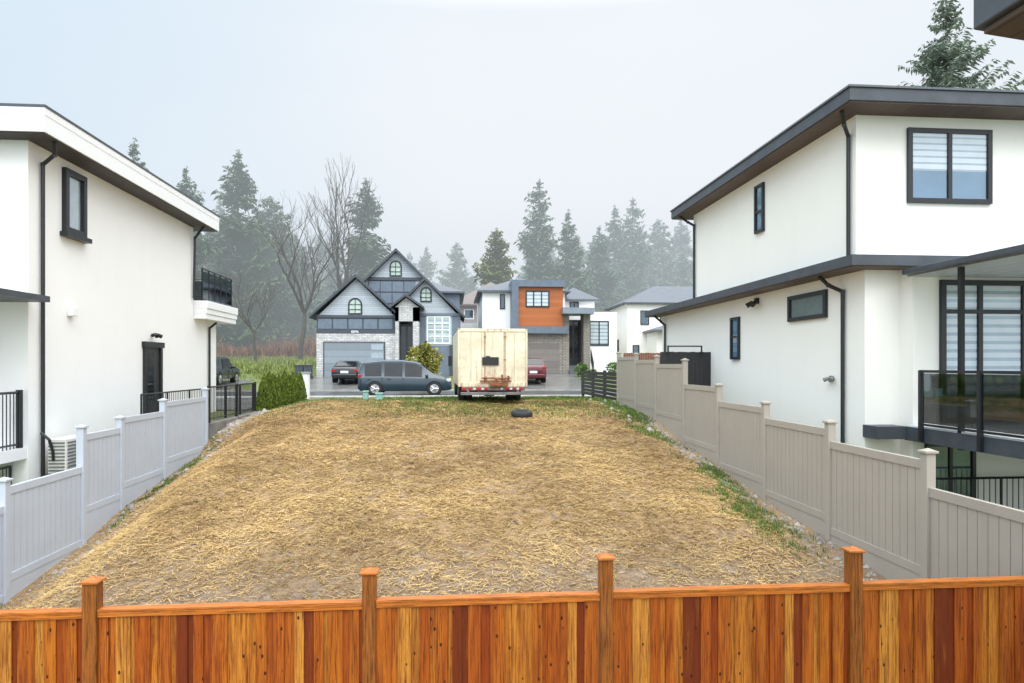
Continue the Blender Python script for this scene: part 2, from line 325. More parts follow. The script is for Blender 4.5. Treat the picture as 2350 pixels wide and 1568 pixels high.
downpipe(H,[(-8.15,23.3,8.58),(-8.5,23.45,8.2),(-8.53,23.45,6.2)])
downpipe(H,[(-8.3,24.95,5.5),(-8.54,24.95,5.3),(-8.54,24.95,2.2)])
mb=MB(); mb.mbox(ml,16.1,16.32,5.1,5.32,0,.14); part(mb,'dryer_vent',H,WHITE,bev=.02)
mb=MB(); mb.cyl((-8.58,20.4,4.85),(-8.45,20.4,4.88),.05); mb.cyl((-8.45,20.35,4.88),(-8.38,20.25,4.82),.04,.06); mb.cyl((-8.45,20.45,4.88),(-8.38,20.55,4.82),.04,.06); part(mb,'wall_light',H,BLACK)
mb=MB()
for z0,z1,o in ((5.55,5.72,-.06),(5.72,5.9,-.03),(5.9,6.16,0)): mb.box(-16,-8.15+o,23.65,26.9+o,z0,z1)
bal=part(mb,'balcony',H,WHITE,bev=.012)
mb=MB(); picket_rail(mb,(-8.35,23.7,6.16),(-8.35,26.7,6.16),1.08,glass=True,step=.1,every=6); picket_rail(mb,(-8.35,26.7,6.16),(-14,26.7,6.16),1.08,glass=True,step=.1,every=8); rl=part(mb,'railing',bal,BLACK)
mb=MB(); mb.box(-8.36,-8.34,23.75,26.65,6.26,7.16); mb.box(-14,-8.4,26.69,26.71,6.26,7.16); part(mb,'glass_panel',rl,SMOKE)
mb=MB(); mb.box(-20,-8.17,11.5,14.69,5.28,5.40); part(mb,'canopy',H,DARK)
mb=MB(); mb.box(-20,-8.62,11.6,14.69,2.1,2.33); dk=part(mb,'deck',H,WHITE)
mb=MB(); picket_rail(mb,(-8.68,14.6,2.33),(-8.68,11.7,2.33),1.12,step=.11,th=.022); mb.box(-8.72,-8.64,14.5,14.6,2.2,3.5); part(mb,'railing',dk,BLACK)
mb=MB(); picket_rail(mb,(-8.7,14.3,1.1),(-8.7,11.7,1.1),.9,step=.11,th=.02); part(mb,'railing',H,BLACK)
mb=MB(); mb.box(-13,-8.9,14.60,14.69,.3,2.1); part(mb,'basement_wall',H,STUCD)
mb=MB(); picket_rail(mb,(-7.85,18.05,2.4),(-7.85,22.3,2.4),.85,step=.13,th=.018); part(mb,'railing',H,BLACK)
A=thing('heat_pump',(-8.2,15.5,1.6),"white outdoor heat pump unit standing against white stucco wall","heat pump")
mb=MB(); mb.box(-8.42,-8.05,15.05,15.95,1.72,2.45); part(mb,'casing',A,simple('off_white_metal',(.68,.67,.62),.5),bev=.02)
mb=MB()
for i in range(9): z=1.78+i*.072; mb.box(-8.05,-8.035,15.1,15.9,z,z+.03); mb.box(-8.4,-8.08,15.035,15.05,z,z+.03)
part(mb,'grille',A,simple('grille_grey',(.16,.16,.15),.5))
for y_ in (15.0,15.9):
    mb=MB(); mb.box(-8.45,-8.0,y_,y_+.1,1.2,1.72); part(mb,'bracket',A,BLACK)
mb=MB(); mb.path([(-8.5,14.95,2.6),(-8.35,14.98,2.45),(-8.3,15.02,2.2),(-8.3,15.04,2.0)],.03,8); part(mb,'hose',A,BLACK)
# ------------------------------------------------------------ right white house
H=thing('white_house',(14,19,1),"cream stucco two-storey house with slate fascia and brown plank soffits","house")
mb=MB(); mb.box(8,22,12.93,22.1,5.9,8.98); part(mb,'wall',H,STUCR)
mb=MB(); mb.box(8,22,12.64,25.5,-1,5.88); part(mb,'wall',H,STUCR)
mb=MB(); mb.box(8.72,22,12.26,12.64,-1,5.86); part(mb,'wall',H,STUCR)
mb=MB(); mb.box(7.47,23,12.27,22.83,9.0,9.25); ro=part(mb,'roof',H,DARK,bev=.012)
mb=MB(); mb.box(7.44,23,12.24,22.86,9.25,9.29); part(mb,'roof_flashing',ro,SHING)
mb=MB(); mb.box(7.5,22.9,12.3,22.8,8.975,9.0); part(mb,'soffit',ro,SOFFIT)
mb=MB(); mb.cyl((11.9,16,9.2),(11.9,16,9.75),.04); part(mb,'vent_pipe',ro,BLACK)
mb=MB(); mb.box(7.47,22,12.2,26.08,5.88,6.08); 
mb.add([(7.47,12.2,6.08),(7.47,26.08,6.08),(8.0,26.0,6.2),(8.0,12.93,6.2)],[(0,1,2,3)]); mb.add([(7.47,12.2,6.08),(8.0,12.93,6.2),(22,12.93,6.2),(22,12.2,6.08)],[(0,1,2,3)]); mb.add([(8,22.1,6.2),(8,26,6.2),(22,26,6.2),(22,22.1,6.2)],[(0,1,2,3)])
ro=part(mb,'skirt_roof',H,DARK)
mb=MB(); mb.box(7.5,22,12.23,26.05,5.855,5.88); part(mb,'soffit',ro,SOFFIT)
mr=mx(8,-1)
window(H,my(12.93),9.06,10.85,7.25,8.74,fw=.09,mull=(9.95,),inside=INSB,blinds=(7.9,8.68,.13,.72))
window(H,mr,16.9,17.4,7.45,8.7,fw=.07,trans=(8.0,),inside=INSB)
window(H,mr,13.95,15.6,5.02,5.62,fw=.09,inside=simple('green_grey_room',(.16,.20,.20),.8))
window(H,mr,18.4,18.97,4.16,5.35,fw=.07,trans=(4.8,),inside=INSB)
window(H,my(12.26),9.25,12.2,2.9,5.62,fw=.1,mull=(10.05,10.95),trans=(5.02,),inside=INSD,blinds=(3.4,5.52,.16,.6),name='patio_window')
downpipe(H,[(7.6,12.75,8.97),(7.7,12.85,8.75),(7.94,13.1,8.6),(7.94,13.1,6.2)])
downpipe(H,[(7.6,13.6,5.85),(7.75,13.5,5.65),(7.94,13.3,5.5),(7.94,13.3,2.2)])
downpipe(H,[(7.6,22.3,8.97),(7.8,22.1,8.75),(7.94,21.9,8.6),(7.94,21.9,6.2)])
downpipe(H,[(7.6,25.2,5.85),(7.94,25.0,5.5),(7.94,25.0,3)])
for y,z in ((17.3,5.66),):
    mb=MB(); mb.box(7.92,8.0,y-.07,y+.07,z-.05,z+.1); mb.cyl((7.9,y-.1,z),(7.76,y-.16,z-.1),.05,.07); mb.cyl((7.9,y+.1,z),(7.76,y+.16,z-.1),.05,.07); part(mb,'security_light',H,BLACK)
mb=MB(); mb.cyl((7.99,13.75,3.72),(7.93,13.75,3.72),.06); mb.cyl((7.93,13.68,3.72),(7.86,13.62,3.68),.035,.05); mb.cyl((7.93,13.82,3.72),(7.86,13.88,3.68),.035,.05); part(mb,'wall_light',H,simple('grey_metal',(.2,.2,.2),.4))
mb=MB(); mb.box(8.45,16,8.6,12.2,5.70,5.80); cn=part(mb,'canopy',H,DARK,bev=.01)
mb=MB(); mb.box(8.6,15.9,8.7,12.25,5.675,5.70); part(mb,'canopy_underside',cn,UNDER)
mb=MB(); mb.box(8.59,8.67,10.87,10.95,2.55,5.67); part(mb,'post',H,simple('black_post',(.006,.006,.007),.6),bev=.006)
mb=MB(); mb.box(8.55,16,8.8,12.25,2.58,2.84); dk=part(mb,'deck',H,DARK)
mb=MB(); mb.box(8.6,16,8.85,12.25,2.84,2.87); part(mb,'deck_floor',dk,WHITE)
mb=MB(); mb.box(7.97,8.55,12.2,12.66,2.6,2.84); part(mb,'band',H,DARK)
for y in (11.75,10.35,9.3):
    mb=MB(); mb.box(8.48,8.548,y-.035,y+.035,2.6,3.9); part(mb,'railing_post',dk,BLACK)
mb=MB(); mb.box(8.49,8.54,8.85,11.78,3.86,3.91); mb.box(8.5,8.53,8.85,11.75,2.9,2.94); rl=part(mb,'railing',dk,BLACK)
mb=MB(); mb.box(8.51,8.522,8.9,11.7,2.95,3.85); part(mb,'glass_panel',rl,SMOKE)
window(H,my(12.26),8.95,9.95,1.0,2.52,fw=.07,inside=INSD,mull=(9.45,),name='basement_door')
mb=MB(); picket_rail(mb,(8.6,11.6,1.1),(13,11.6,1.1),.85,step=.11,th=.018); part(mb,'railing',H,BLACK)
# ------------------------------------------------------------ vinyl fences
def vinylmat(name,col):
    m,nt,b=newmat(name); a=ramp(nt,noise(nt,coords(nt),1.3,4),[(.3,tuple(x*.92 for x in col)),(.7,col)])
    a=mixc(nt,ramp(nt,noise(nt,coords(nt,(4,4,.5)),3,4),[(.58,0.0),(.8,.25)]),a,tuple(x*.65 for x in col))
    nt.links.new(a,b.inputs['Base Color']); b.inputs['Roughness'].default_value=.5; return m
VG=vinylmat('grey_blue_vinyl',(.50,.545,.61)); VB=vinylmat('beige_vinyl',(.40,.355,.30))
def vinyl(name,X,ys_,tops,ptops,mat,label,near_ext=None,face=1,ph=1.55):
    Fn=thing(name,(X,ys_[0],gz(X,ys_[0])),label,'fence')
    for y,t in zip(ys_,tops):
        b0=gz(X,y)-.3; mb=MB(); mb.box(X-.065,X+.065,y-.065,y+.065,b0,t-.06); mb.box(X-.09,X+.09,y-.09,y+.09,t-.06,t-.025); mb.add([(X-.075,y-.075,t-.025),(X+.075,y-.075,t-.025),(X+.075,y+.075,t-.025),(X-.075,y+.075,t-.025),(X,y,t+.01)],[(0,1,4),(1,2,4),(2,3,4),(3,0,4),(3,2,1,0)])
        part(mb,'post',Fn,mat,bev=.006)
    for i,t in enumerate(ptops):
        a,b_=ys_[i]+.066,ys_[i+1]-.066; bot=t-ph; mb=MB()
        mb.box(X-.035,X+.035,a,b_,t-.12,t); mb.box(X-.035,X+.035,a,b_,bot,bot+.12)
        n=int((b_-a)/.152); w_=(b_-a)/n
        for k in range(n): mb.box(X-.018,X+.018,a+k*w_+.005,a+(k+1)*w_-.005,bot+.12,t-.12)
        mb.box(X-.008,X+.008,a,b_,bot+.1,t-.1)
        part(mb,'panel',Fn,mat)
        gb=min(gz(X,a),gz(X,b_))-.4
        if gb<bot-.02:
            mb=MB(); mb.box(X-.026,X+.026,a,b_,gb,bot-.004); part(mb,'base_board',Fn,mat)
    return Fn
vinyl('vinyl_fence',6.3,[3.8,6.15,8.56,10.92,13.28,15.70,18.08,20.65,23.0,25.5],[2.5,2.6,2.89,3.09,3.28,3.57,4.18,4.31,4.42,4.5],[2.1,2.38,2.73,2.93,3.14,3.48,4.03,4.17,4.3],VB,"stepped beige vinyl privacy fence along the dirt lot edge")
vinyl('vinyl_fence',-7.0,[6.6,9.0,11.35,13.6,15.1,17.26,20.1],[1.7,1.95,2.24,2.87,2.93,3.19,3.36],[1.5,1.8,2.08,2.68,2.88,3.1],VG,"stepped pale grey vinyl privacy fence along the dirt lot edge",ph=1.5)
Fn=thing('metal_fence',(-7,22.7,2.2),"black metal picket fence on low concrete kerb beside hedge","fence")
mb=MB(); picket_rail(mb,(-7,20.4,2.36),(-7,25.0,2.36),1.0,step=.12,th=.02); mb.box(-7.04,-6.96,20.36,20.44,2.2,3.4); mb.box(-7.04,-6.96,22.9,23.0,2.2,3.4); mb.box(-7.04,-6.96,24.96,25.04,2.2,3.4); part(mb,'railing',Fn,BLACK)
mb=MB(); mb.box(-7.15,-6.88,20.25,25.3,1.0,2.33); part(mb,'kerb_wall',Fn,simple('stained_concrete',(.17,.16,.15),.8,var=.4,vs=2,bs=20,bstr=.5),bev=.01)
Fn=thing('gate_pillar',(-7,33,2.4),"short white square gate pillar beside cedar hedge","pillar")
mb=MB(); mb.box(-7.15,-6.75,32.8,33.2,2.3,3.6); part(mb,'shaft',Fn,WHITE); mb=MB(); mb.box(-7.2,-6.7,32.75,33.25,3.6,3.68); part(mb,'cap',Fn,KERB)
Fn=thing('slat_fence',(6.35,29,2.6),"low black horizontal slat fence at the end of the lot","fence")
for i in range(4):
    y=25.7+i*2.37; mb=MB(); mb.box(6.28,6.4,y-.05,y+.05,2.3,3.78); part(mb,'post',Fn,BLACK)
mb=MB()
for k in range(7): mb.box(6.25,6.279,25.65,32.85,2.62+k*.16,2.75+k*.16)
part(mb,'slats',Fn,simple('dark_stained_wood',(.026,.024,.023),.6))
Fn=thing('wooden_gate',(7.2,20.6,2),"black vertical board gate between beige fence and house","gate")
mb=MB(); x=6.40
while x<7.95: mb.box(x,x+.134,20.58,20.62,1.8,4.40+.02*random.random()); x+=.138
part(mb,'boards',Fn,simple('black_stained_boards',(.022,.021,.022),.6))
mb=MB(); mb.box(6.6,7.7,20.5,20.54,4.56,4.60); mb.box(6.6,6.64,20.5,20.54,4.3,4.56); mb.box(7.66,7.7,20.5,20.54,4.3,4.56); part(mb,'frame',Fn,BLACK)
# ------------------------------------------------------------ cedar fence
CED,nt,b=newmat('stained_cedar'); geo=N(nt,'ShaderNodeNewGeometry'); ri=geo.outputs['Random Per Island']
base=ramp(nt,ri,[(0,(.46,.135,.012)),(.11,(.14,.026,.006)),(.16,(.38,.09,.009)),(.28,(.54,.20,.024)),(.40,(.28,.052,.007)),(.48,(.44,.12,.012)),(.60,(.10,.018,.006)),(.645,(.50,.165,.018)),(.77,(.34,.075,.008)),(.85,(.18,.032,.006)),(.89,(.58,.25,.038)),(.95,(.42,.11,.011))],'CONSTANT')
gn=noise(nt,coords(nt,(40,40,1.0),True),2.4,6,.72); g2=noise(nt,coords(nt,(7,7,.6),True),1.5,5,.65)
wv=N(nt,'ShaderNodeTexWave',{'wave_type':'RINGS','rings_direction':'Z'},{'Scale':3.0,'Distortion':7.0,'Detail':4,'Detail Scale':1.2}); nt.links.new(coords(nt,(14,14,1.0),True),wv.inputs[0])
a=mixc(nt,ramp(nt,g2,[(.36,.55),(.56,0.0)]),base,(.18,.03,.006)); a=mixc(nt,ramp(nt,g2,[(.56,0.0),(.74,.4)]),a,(.56,.22,.03))
a=mixc(nt,ramp(nt,gn,[(.39,.85),(.52,0.0)]),a,(.10,.017,.005)); a=mixc(nt,ramp(nt,wv.outputs['Fac'],[(.0,.5),(.25,0.0)]),a,(.14,.024,.006))
vo=N(nt,'ShaderNodeTexVoronoi',{},{'Scale':4.6,'Randomness':1}); nt.links.new(coords(nt,(2.0,2.0,1.2),True),vo.inputs['Vector'])
a=mixc(nt,ramp(nt,vo.outputs['Distance'],[(.08,.95),(.13,0.0)]),a,(.03,.008,.004)); nt.links.new(a,b.inputs['Base Color'])
b.inputs['Roughness'].default_value=.3; b.inputs['Specular IOR Level'].default_value=.3; bump(nt,b,gn,.3,.003)
def cedp(name,col,st):
    m,nt,b=newmat(name); n1=noise(nt,coords(nt,st),3,6,.75); nt.links.new(ramp(nt,n1,[(.36,tuple(x*.28 for x in col)),(.5,col),(.68,tuple(x*1.55 for x in col))]),b.inputs['Base Color']); b.inputs['Roughness'].default_value=.4; b.inputs['Specular IOR Level'].default_value=.35; return m
CEDP=cedp('stained_cedar_post',(.24,.075,.011),(24,24,1.1)); CEDC=cedp('stained_cedar_cap',(.42,.125,.016),(1.2,30,30))
Fn=thing('cedar_fence',(0,6.56,0),"stained orange cedar board fence with capped square posts","fence")
px=[-8.28,-5.78,-3.28,-.78,1.49,4.03,6.5,9.0]
for i,x in enumerate(px):
    t=[2.06,2.06,2.06,2.08,2.16,2.17,2.2,2.2][i]; Y=6.56
    mb=MB(); mb.box(x-.064,x+.064,Y-.064,Y+.064,-.3,t-.045); po=part(mb,'post',Fn,CEDP,bev=.006)
    mb=MB(); q=.084; mb.box(x-q,x+q,Y-q,Y+q,t-.045,t-.025); q=.07; mb.add([(x-q,Y-q,t-.025),(x+q,Y-q,t-.025),(x+q,Y+q,t-.025),(x-q,Y+q,t-.025),(x,Y,t+.01)],[(0,1,4),(1,2,4),(2,3,4),(3,0,4),(3,2,1,0)]); part(mb,'post_cap',po,CEDC,bev=.004)
for i in range(len(px)-1):
    a_,b_=px[i]+.065,px[i+1]-.065; top=[1.77,1.77,1.775,1.785,1.80,1.81,1.81][i]; Y=6.56
    mb=MB(); x=a_; k=0
    while x<b_-.02:
        w_=random.choice([.14,.12,.10,.09,.13]) if k%2==0 else random.choice([.035,.05,.06,.075,.09]); w_=min(w_,b_-x); dy=0 if k%2==0 else .016
        mb.box(x+(.001 if k%2==0 else -.004),x+w_+(-.001 if k%2==0 else .004),Y-.036+dy,Y-.022+dy,-.15,top-.035); x+=w_; k+=1
    part(mb,'panel',Fn,CED)
    mb=MB(); mb.box(a_,b_,Y-.055,Y+.05,top-.022,top); mb.box(a_,b_,Y-.05,Y-.0375,top-.072,top-.023); part(mb,'top_rail',Fn,CEDC,bev=.003)
Fn=thing('roof_eave',(4.2,2.9,6.2),"dark grey roof eave corner with brown underside","roof eave")
mb=MB(); mb.prism([(3.16,6.04),(6.2,5.70),(6.2,7.0),(3.16,7.0)],lambda a_,b_,c:(a_,c,b_),-1.5,3.9); part(mb,'fascia',Fn,DARK,bev=.01)
mb=MB(); mb.prism([(3.2,6.0),(6.2,5.665),(6.2,5.693),(3.2,6.03)],lambda a_,b_,c:(a_,c,b_),-1.5,3.86); part(mb,'soffit',Fn,SOFFIT)
# ------------------------------------------------------------ houses across
def gable_roof(mb,xl,xr,ze,xa,za,y0,y1,t=.22,ov=.35):
    for xe,s in ((xl,-1),(xr,1)):
        dx=(xe-xa); dz=(ze-za); xo=xe+dx/abs(dx)*ov; zo=ze+dz/abs(dx)*ov
        fn=lambda a,b,c:(a,c,b)
        mb.prism([(xa,za),(xo,zo),(xo,zo+t),(xa,za+t*1.2)],fn,y0,y1)
def tri(mb,xl,xr,ze,xa,za,y0,y1): mb.prism([(xl,ze),(xr,ze),(xa,za)],lambda a,b,c:(a,c,b),y0,y1)
def hip(mb,x0,x1,y0,y1,z,h,ov=.4,rid=None,t=.15):
    x0-=ov;x1+=ov;y0-=ov;y1+=ov; w_=(x1-x0);d_=(y1-y0)
    if w_>d_: r=[(x0+d_/2,(y0+y1)/2,z+h),(x1-d_/2,(y0+y1)/2,z+h)]
    else: r=[((x0+x1)/2,y0+w_/2,z+h),((x0+x1)/2,y1-w_/2,z+h)]
    bz=z-t; vs=[(x0,y0,bz),(x1,y0,bz),(x1,y1,bz),(x0,y1,bz),(x0,y0,z),(x1,y0,z),(x1,y1,z),(x0,y1,z)]+r
    if w_>d_: fs=[(4,5,9,8),(5,6,9),(6,7,8,9),(7,4,8)]
    else: fs=[(4,5,8),(5,6,9,8),(6,7,9),(7,4,8,9)]
    mb.add(vs,fs+[(0,1,5,4),(1,2,6,5),(2,3,7,6),(3,0,4,7),(3,2,1,0)])
a=lambda u:(u-1036.5)*.03242
z=lambda v:3.2+(862-v)*.0328
BARGE=simple('dark_barge',(.055,.064,.078),.5)
H=thing('grey_gabled_house',(-5,56,3.1),"blue-grey gabled house with pale stone, arched windows and double garage","house")
mb=MB(); mb.box(a(727),a(905),52,62,2.5,z(727)); tri(mb,a(727),a(905),z(727),a(815),z(640),52,60); part(mb,'wall',H,SIDING,label="garage wing with blue-grey lap siding")
mb=MB(); mb.box(a(803),a(1003),53.6,64,2.5,z(668)); tri(mb,a(803),a(1003),z(668),a(903),z(570),53.6,64); part(mb,'wall',H,SIDING)
mb=MB(); mb.box(a(935),a(1055),52.8,63,2.5,z(725)); tri(mb,a(890),a(1055),z(725),a(972),z(640),52.8,58); part(mb,'wall',H,SIDING)
mb=MB(); mb.box(a(757),a(1055),56,66,2.5,z(655)); part(mb,'wall',H,PANELB)
mb=MB(); gable_roof(mb,a(722),a(908),z(722),a(815),z(638),51.5,60,.2); part(mb,'roof',H,BARGE,label="garage gable roof with dark bargeboard")
mb=MB(); gable_roof(mb,a(803),a(1003),z(668),a(903),z(570),53.1,64,.2); part(mb,'roof',H,BARGE)
mb=MB(); gable_roof(mb,a(893),a(1055),z(718),a(972),z(640),52.3,58,.2); part(mb,'roof',H,BARGE)
mb=MB(); hip(mb,a(757),a(1055),56,66,z(655),1.9); part(mb,'roof',H,SHING)
f=my(52)
mb=MB(); mb.mbox(f,a(726),a(906),2.6,z(765),0,.12); 
part(mb,'stone_cladding',H,STONE)
mb=MB(); mb.mbox(f,a(726),a(906),z(765)+.01,z(757),0,.16); mb.mbox(f,a(726),a(906),z(730),z(724),0,.14); mb.mbox(f,a(726),a(906),z(757),z(730),0,.04); part(mb,'belt_trim',H,BARGE)
mb=MB()
for k in range(5): mb.mbox(f,a(729+k*34.5),a(729+k*34.5+31),z(755),z(732),.041,.07)
part(mb,'panel',H,PANELB)
mb=MB(); mb.mbox(f,a(741),a(882),2.9,z(784),.121,.16); gd=part(mb,'garage_door',H,BARGE)
mb=MB(); mb.mbox(f,a(744),a(879),2.9,z(787),.161,.18); part(mb,'door_leaf',gd,GDOOR)
mb=MB()
for k in range(4): mb.mbox(f,a(850),a(877),z(803+k*19),z(790+k*19),.181,.19)
part(mb,'pane',gd,simple('frosted_pane',(.34,.40,.44),.25))
window(H,f,a(797),a(829),z(722),z(684),fw=.1,arch=True,bm=BLINDG)
window(H,my(53.6),a(887),a(916),z(628),z(590),fw=.1,arch=True,bm=BLINDG)
window(H,my(52.8),a(961),a(988),z(690),z(655),fw=.1,arch=True,bm=BLINDG)
mb=MB(); f2=my(53.6); mb.mbox(f2,a(832),a(968),z(637),z(630),0,.1); mb.mbox(f2,a(836),a(948),z(695),z(637),0,.02); part(mb,'belt_trim',H,BARGE)
mb=MB()
for i in range(4):
    for j in range(2): mb.mbox(f2,a(838+i*28),a(838+i*28+26),z(664+j*27),z(640+j*27),.021,.06)
part(mb,'panel',H,PANELB)
f3=my(52.8); window(H,f3,a(976),a(1032),z(788),z(723),fw=.1,mull=(a(995),a(1013)),trans=(z(740),z(755),z(770)),fm=WHITE,inside=simple('green_room',(.30,.38,.34),.8),blinds=(z(786),z(726),.3,.6),bm=BLINDG)
mb=MB(); mb.mbox(f3,a(942),a(1056),z(722),z(716),0,.12); mb.mbox(f3,a(1036),a(1056),2.6,z(722),0,.03); mb.mbox(f3,a(944),a(974),2.6,z(724),0,.03); mb.mbox(f3,a(974),a(1036),2.6,z(792),0,.035);part(mb,'panel',H,PANELB)
mb=MB(); mb.mbox(f3,a(1030),a(1060),2.6,z(790),.036,.12); part(mb,'belt_trim',H,DARK)
mb=MB(); mb.box(a(906),a(914),51.4,52.8,2.6,z(706)); mb.box(a(946),a(960),51.4,52.8,2.6,z(706)); mb.box(a(906),a(960),51.4,52.79,z(738),z(706)); tri(mb,a(906),a(960),z(706),a(930),z(684),51.4,53.4); part(mb,'portico',H,STONE)
mb=MB(); gable_roof(mb,a(903),a(962),z(703),a(930),z(682),51.0,54,.16,.3); part(mb,'roof',H,BARGE)
mb=MB(); mb.box(a(914),a(946),52.55,52.7,3,z(742)); dr=part(mb,'door',H,simple('front_door',(.03,.03,.035),.35))
mb=MB(); mb.box(a(917),a(928),52.53,52.549,z(830),z(748)); mb.box(a(932),a(943),52.53,52.549,z(830),z(748)); part(mb,'pane',dr,CARGL)
mb=MB()
for k in range(5): mb.box(a(905),a(958),50.2+k*.3,51.6,2.7+k*.17,2.87+k*.17)
part(mb,'steps',H,KERB)
cu=bpy.data.curves.new('number','FONT'); cu.body='8896'; cu.size=.28; cu.extrude=.01; cu.align_x='CENTER'
to=bpy.data.objects.new('tmp',cu); COL.objects.link(to); bpy.context.view_layer.update(); me=bpy.data.meshes.new_from_object(to); bpy.data.objects.remove(to)
no=bpy.data.objects.new('house_number',me); COL.objects.link(no); no.parent=H; no.rotation_euler=(R(90),0,0); no.location=(a(813)+5,51.82-56,z(764.5)-3.1); me.materials.append(WHITE)
# house 2
a=lambda u:(u-1039)*.0357
z=lambda v:3.5+(852-v)*.0354
H=thing('modern_house',(8,60,3.3),"white modern house with orange clad upper box and stone garage","house")
mb=MB(); mb.box(a(1108),a(1300),56,68,2.5,z(668)); mb.box(a(1300),a(1378),57.5,68,2.5,z(680)); mb.box(a(1352),a(1419),55.5,64,2.5,z(714)); part(mb,'wall',H,STUCL)
mb=MB(); hip(mb,a(1108),a(1300),56,66,z(665),1.5); part(mb,'roof',H,SHING)
mb=MB(); hip(mb,a(1290),a(1378),57.5,68,z(680),1.2); part(mb,'roof',H,SHING)
mb=MB(); mb.box(a(1172),a(1292),54.4,57.5,z(660),z(645)); mb.box(a(1172),a(1187),54.4,57.5,z(768),z(660)-.001);mb.box(a(1187),a(1300),54.4,57.5,z(766),z(750)); part(mb,'box_frame',H,simple('slate_metal',(.12,.15,.19),.45))
mb=MB(); mb.box(a(1187),a(1289),54.7,56.1,z(749.9),z(660.1)); part(mb,'orange_wall',H,ORPAN)
window(H,my(54.7),a(1204),a(1258),z(706),z(668),fw=.1,mull=(a(1222),a(1240)),blinds=(z(704),z(672),.3,.6))
mb=MB(); mb.box(a(1187),a(1300),54.9,56.2,2.6,z(766.1)); mb.box(a(1290),a(1304),54.85,56.2,2.65,z(722)); mb.box(a(1337),a(1352),54.8,56.2,2.6,z(722)); part(mb,'stone_cladding',H,STONE2)
mb=MB(); mb.box(a(1213),a(1281),54.86,54.899,3.1,z(789)); part(mb,'garage_door',H,GDOOR2)
mb=MB(); mb.box(a(1285),a(1356),53.8,56.5,z(721.9),z(708)); part(mb,'canopy',H,simple('grey_canopy',(.20,.23,.27),.5))
mb=MB(); mb.box(a(1304),a(1337),56.1,56.25,3.4,z(732)); dr=part(mb,'door',H,BLACK)
mb=MB(); mb.box(a(1308),a(1318),56.08,56.099,4.6,z(737)); mb.box(a(1322),a(1333),56.08,56.099,4.6,z(737)); part(mb,'pane',dr,CARGL)
mb=MB()
for k in range(6): mb.box(a(1303),a(1352),53.6+k*.33,56.1,2.9+k*.18,3.08+k*.18)
part(mb,'steps',H,simple('dark_steps',(.10,.105,.115),.5))
window(H,my(55.5),a(1354),a(1400),z(793),z(735),fw=.1,mull=(a(1377),),blinds=(z(790),z(738),.3,.65))
window(H,my(57.5),a(1318),a(1340),z(712),z(686),fw=.1,mull=(a(1329),)); window(H,my(57.5),a(1292),a(1302),z(705),z(680),fw=.08)
window(H,my(56),a(1148),a(1160),z(708),z(673),fw=.08)
mb=MB(); picket_rail(mb,(a(1352),53.4,3.2),(a(1356),55.2,4.3),1,step=.15); part(mb,'railing',H,BLACK)
H=thing('brown_roof_house',(1.7,72,4),"distant house with brown shingle roof between two larger houses","house")
mb=MB(); mb.box(.3,8,70,80,3,10.2); part(mb,'wall',H,painted_haze(simple('taupe_wall',(.27,.23,.22),.8))); mb=MB(); hip(mb,.3,8,70,80,10.2,2.8,.6); part(mb,'roof',H,SHINGB)
mb=MB(); mb.box(.5,4,68.5,70,3,8.2); part(mb,'wall',H,STUCD); window(H,my(68.5),1,3.2,6,7.2,fm=WHITE); window(H,my(70),1.2,2.2,8.7,9.7,fm=WHITE)
H=thing('white_house',(21,66,4),"distant white house with grey hip roof and dark windows","house")
mb=MB(); mb.box(15.6,30,60,67,2.5,9.6); mb.box(17.4,30,57,60,2.5,7.0); part(mb,'wall',H,STUCR); mb=MB(); hip(mb,15.6,30,60,67,9.6,1.9,.4); part(mb,'roof',H,SHING); mb=MB(); hip(mb,17.4,30,56.5,60,7.0,.7,.4); part(mb,'roof',H,SHING)
window(H,my(60),16.8,17.6,7.6,8.9); window(H,my(60),18.6,19.8,7.8,8.8); window(H,mx(15.6,-1),63,64,4.8,6.4); window(H,my(60),16.1,16.7,4.2,5.8)
H=thing('barn_house',(-20,110,5),"small distant house with brown gabled roof behind brush","house")
mb=MB(); mb.box(-26,-17,105,112,4,9.5); part(mb,'wall',H,painted_haze(simple('tan_wall',(.30,.22,.14),.8))); mb=MB(); gable_roof(mb,-26,-17,9.5,-21.5,12.3,104.6,112.4); part(mb,'roof',H,SHINGB)
mb=MB(); Fn=thing('board_fence',(16,55,4),"brown board fence beside white house","fence")
for k in range(28): x=14.0+k*.145; mb.box(x,x+.13,55,55.03,3,5.0+random.uniform(-.02,.02))
part(mb,'boards',Fn,simple('red_brown_boards',(.16,.06,.035),.8,var=.4))
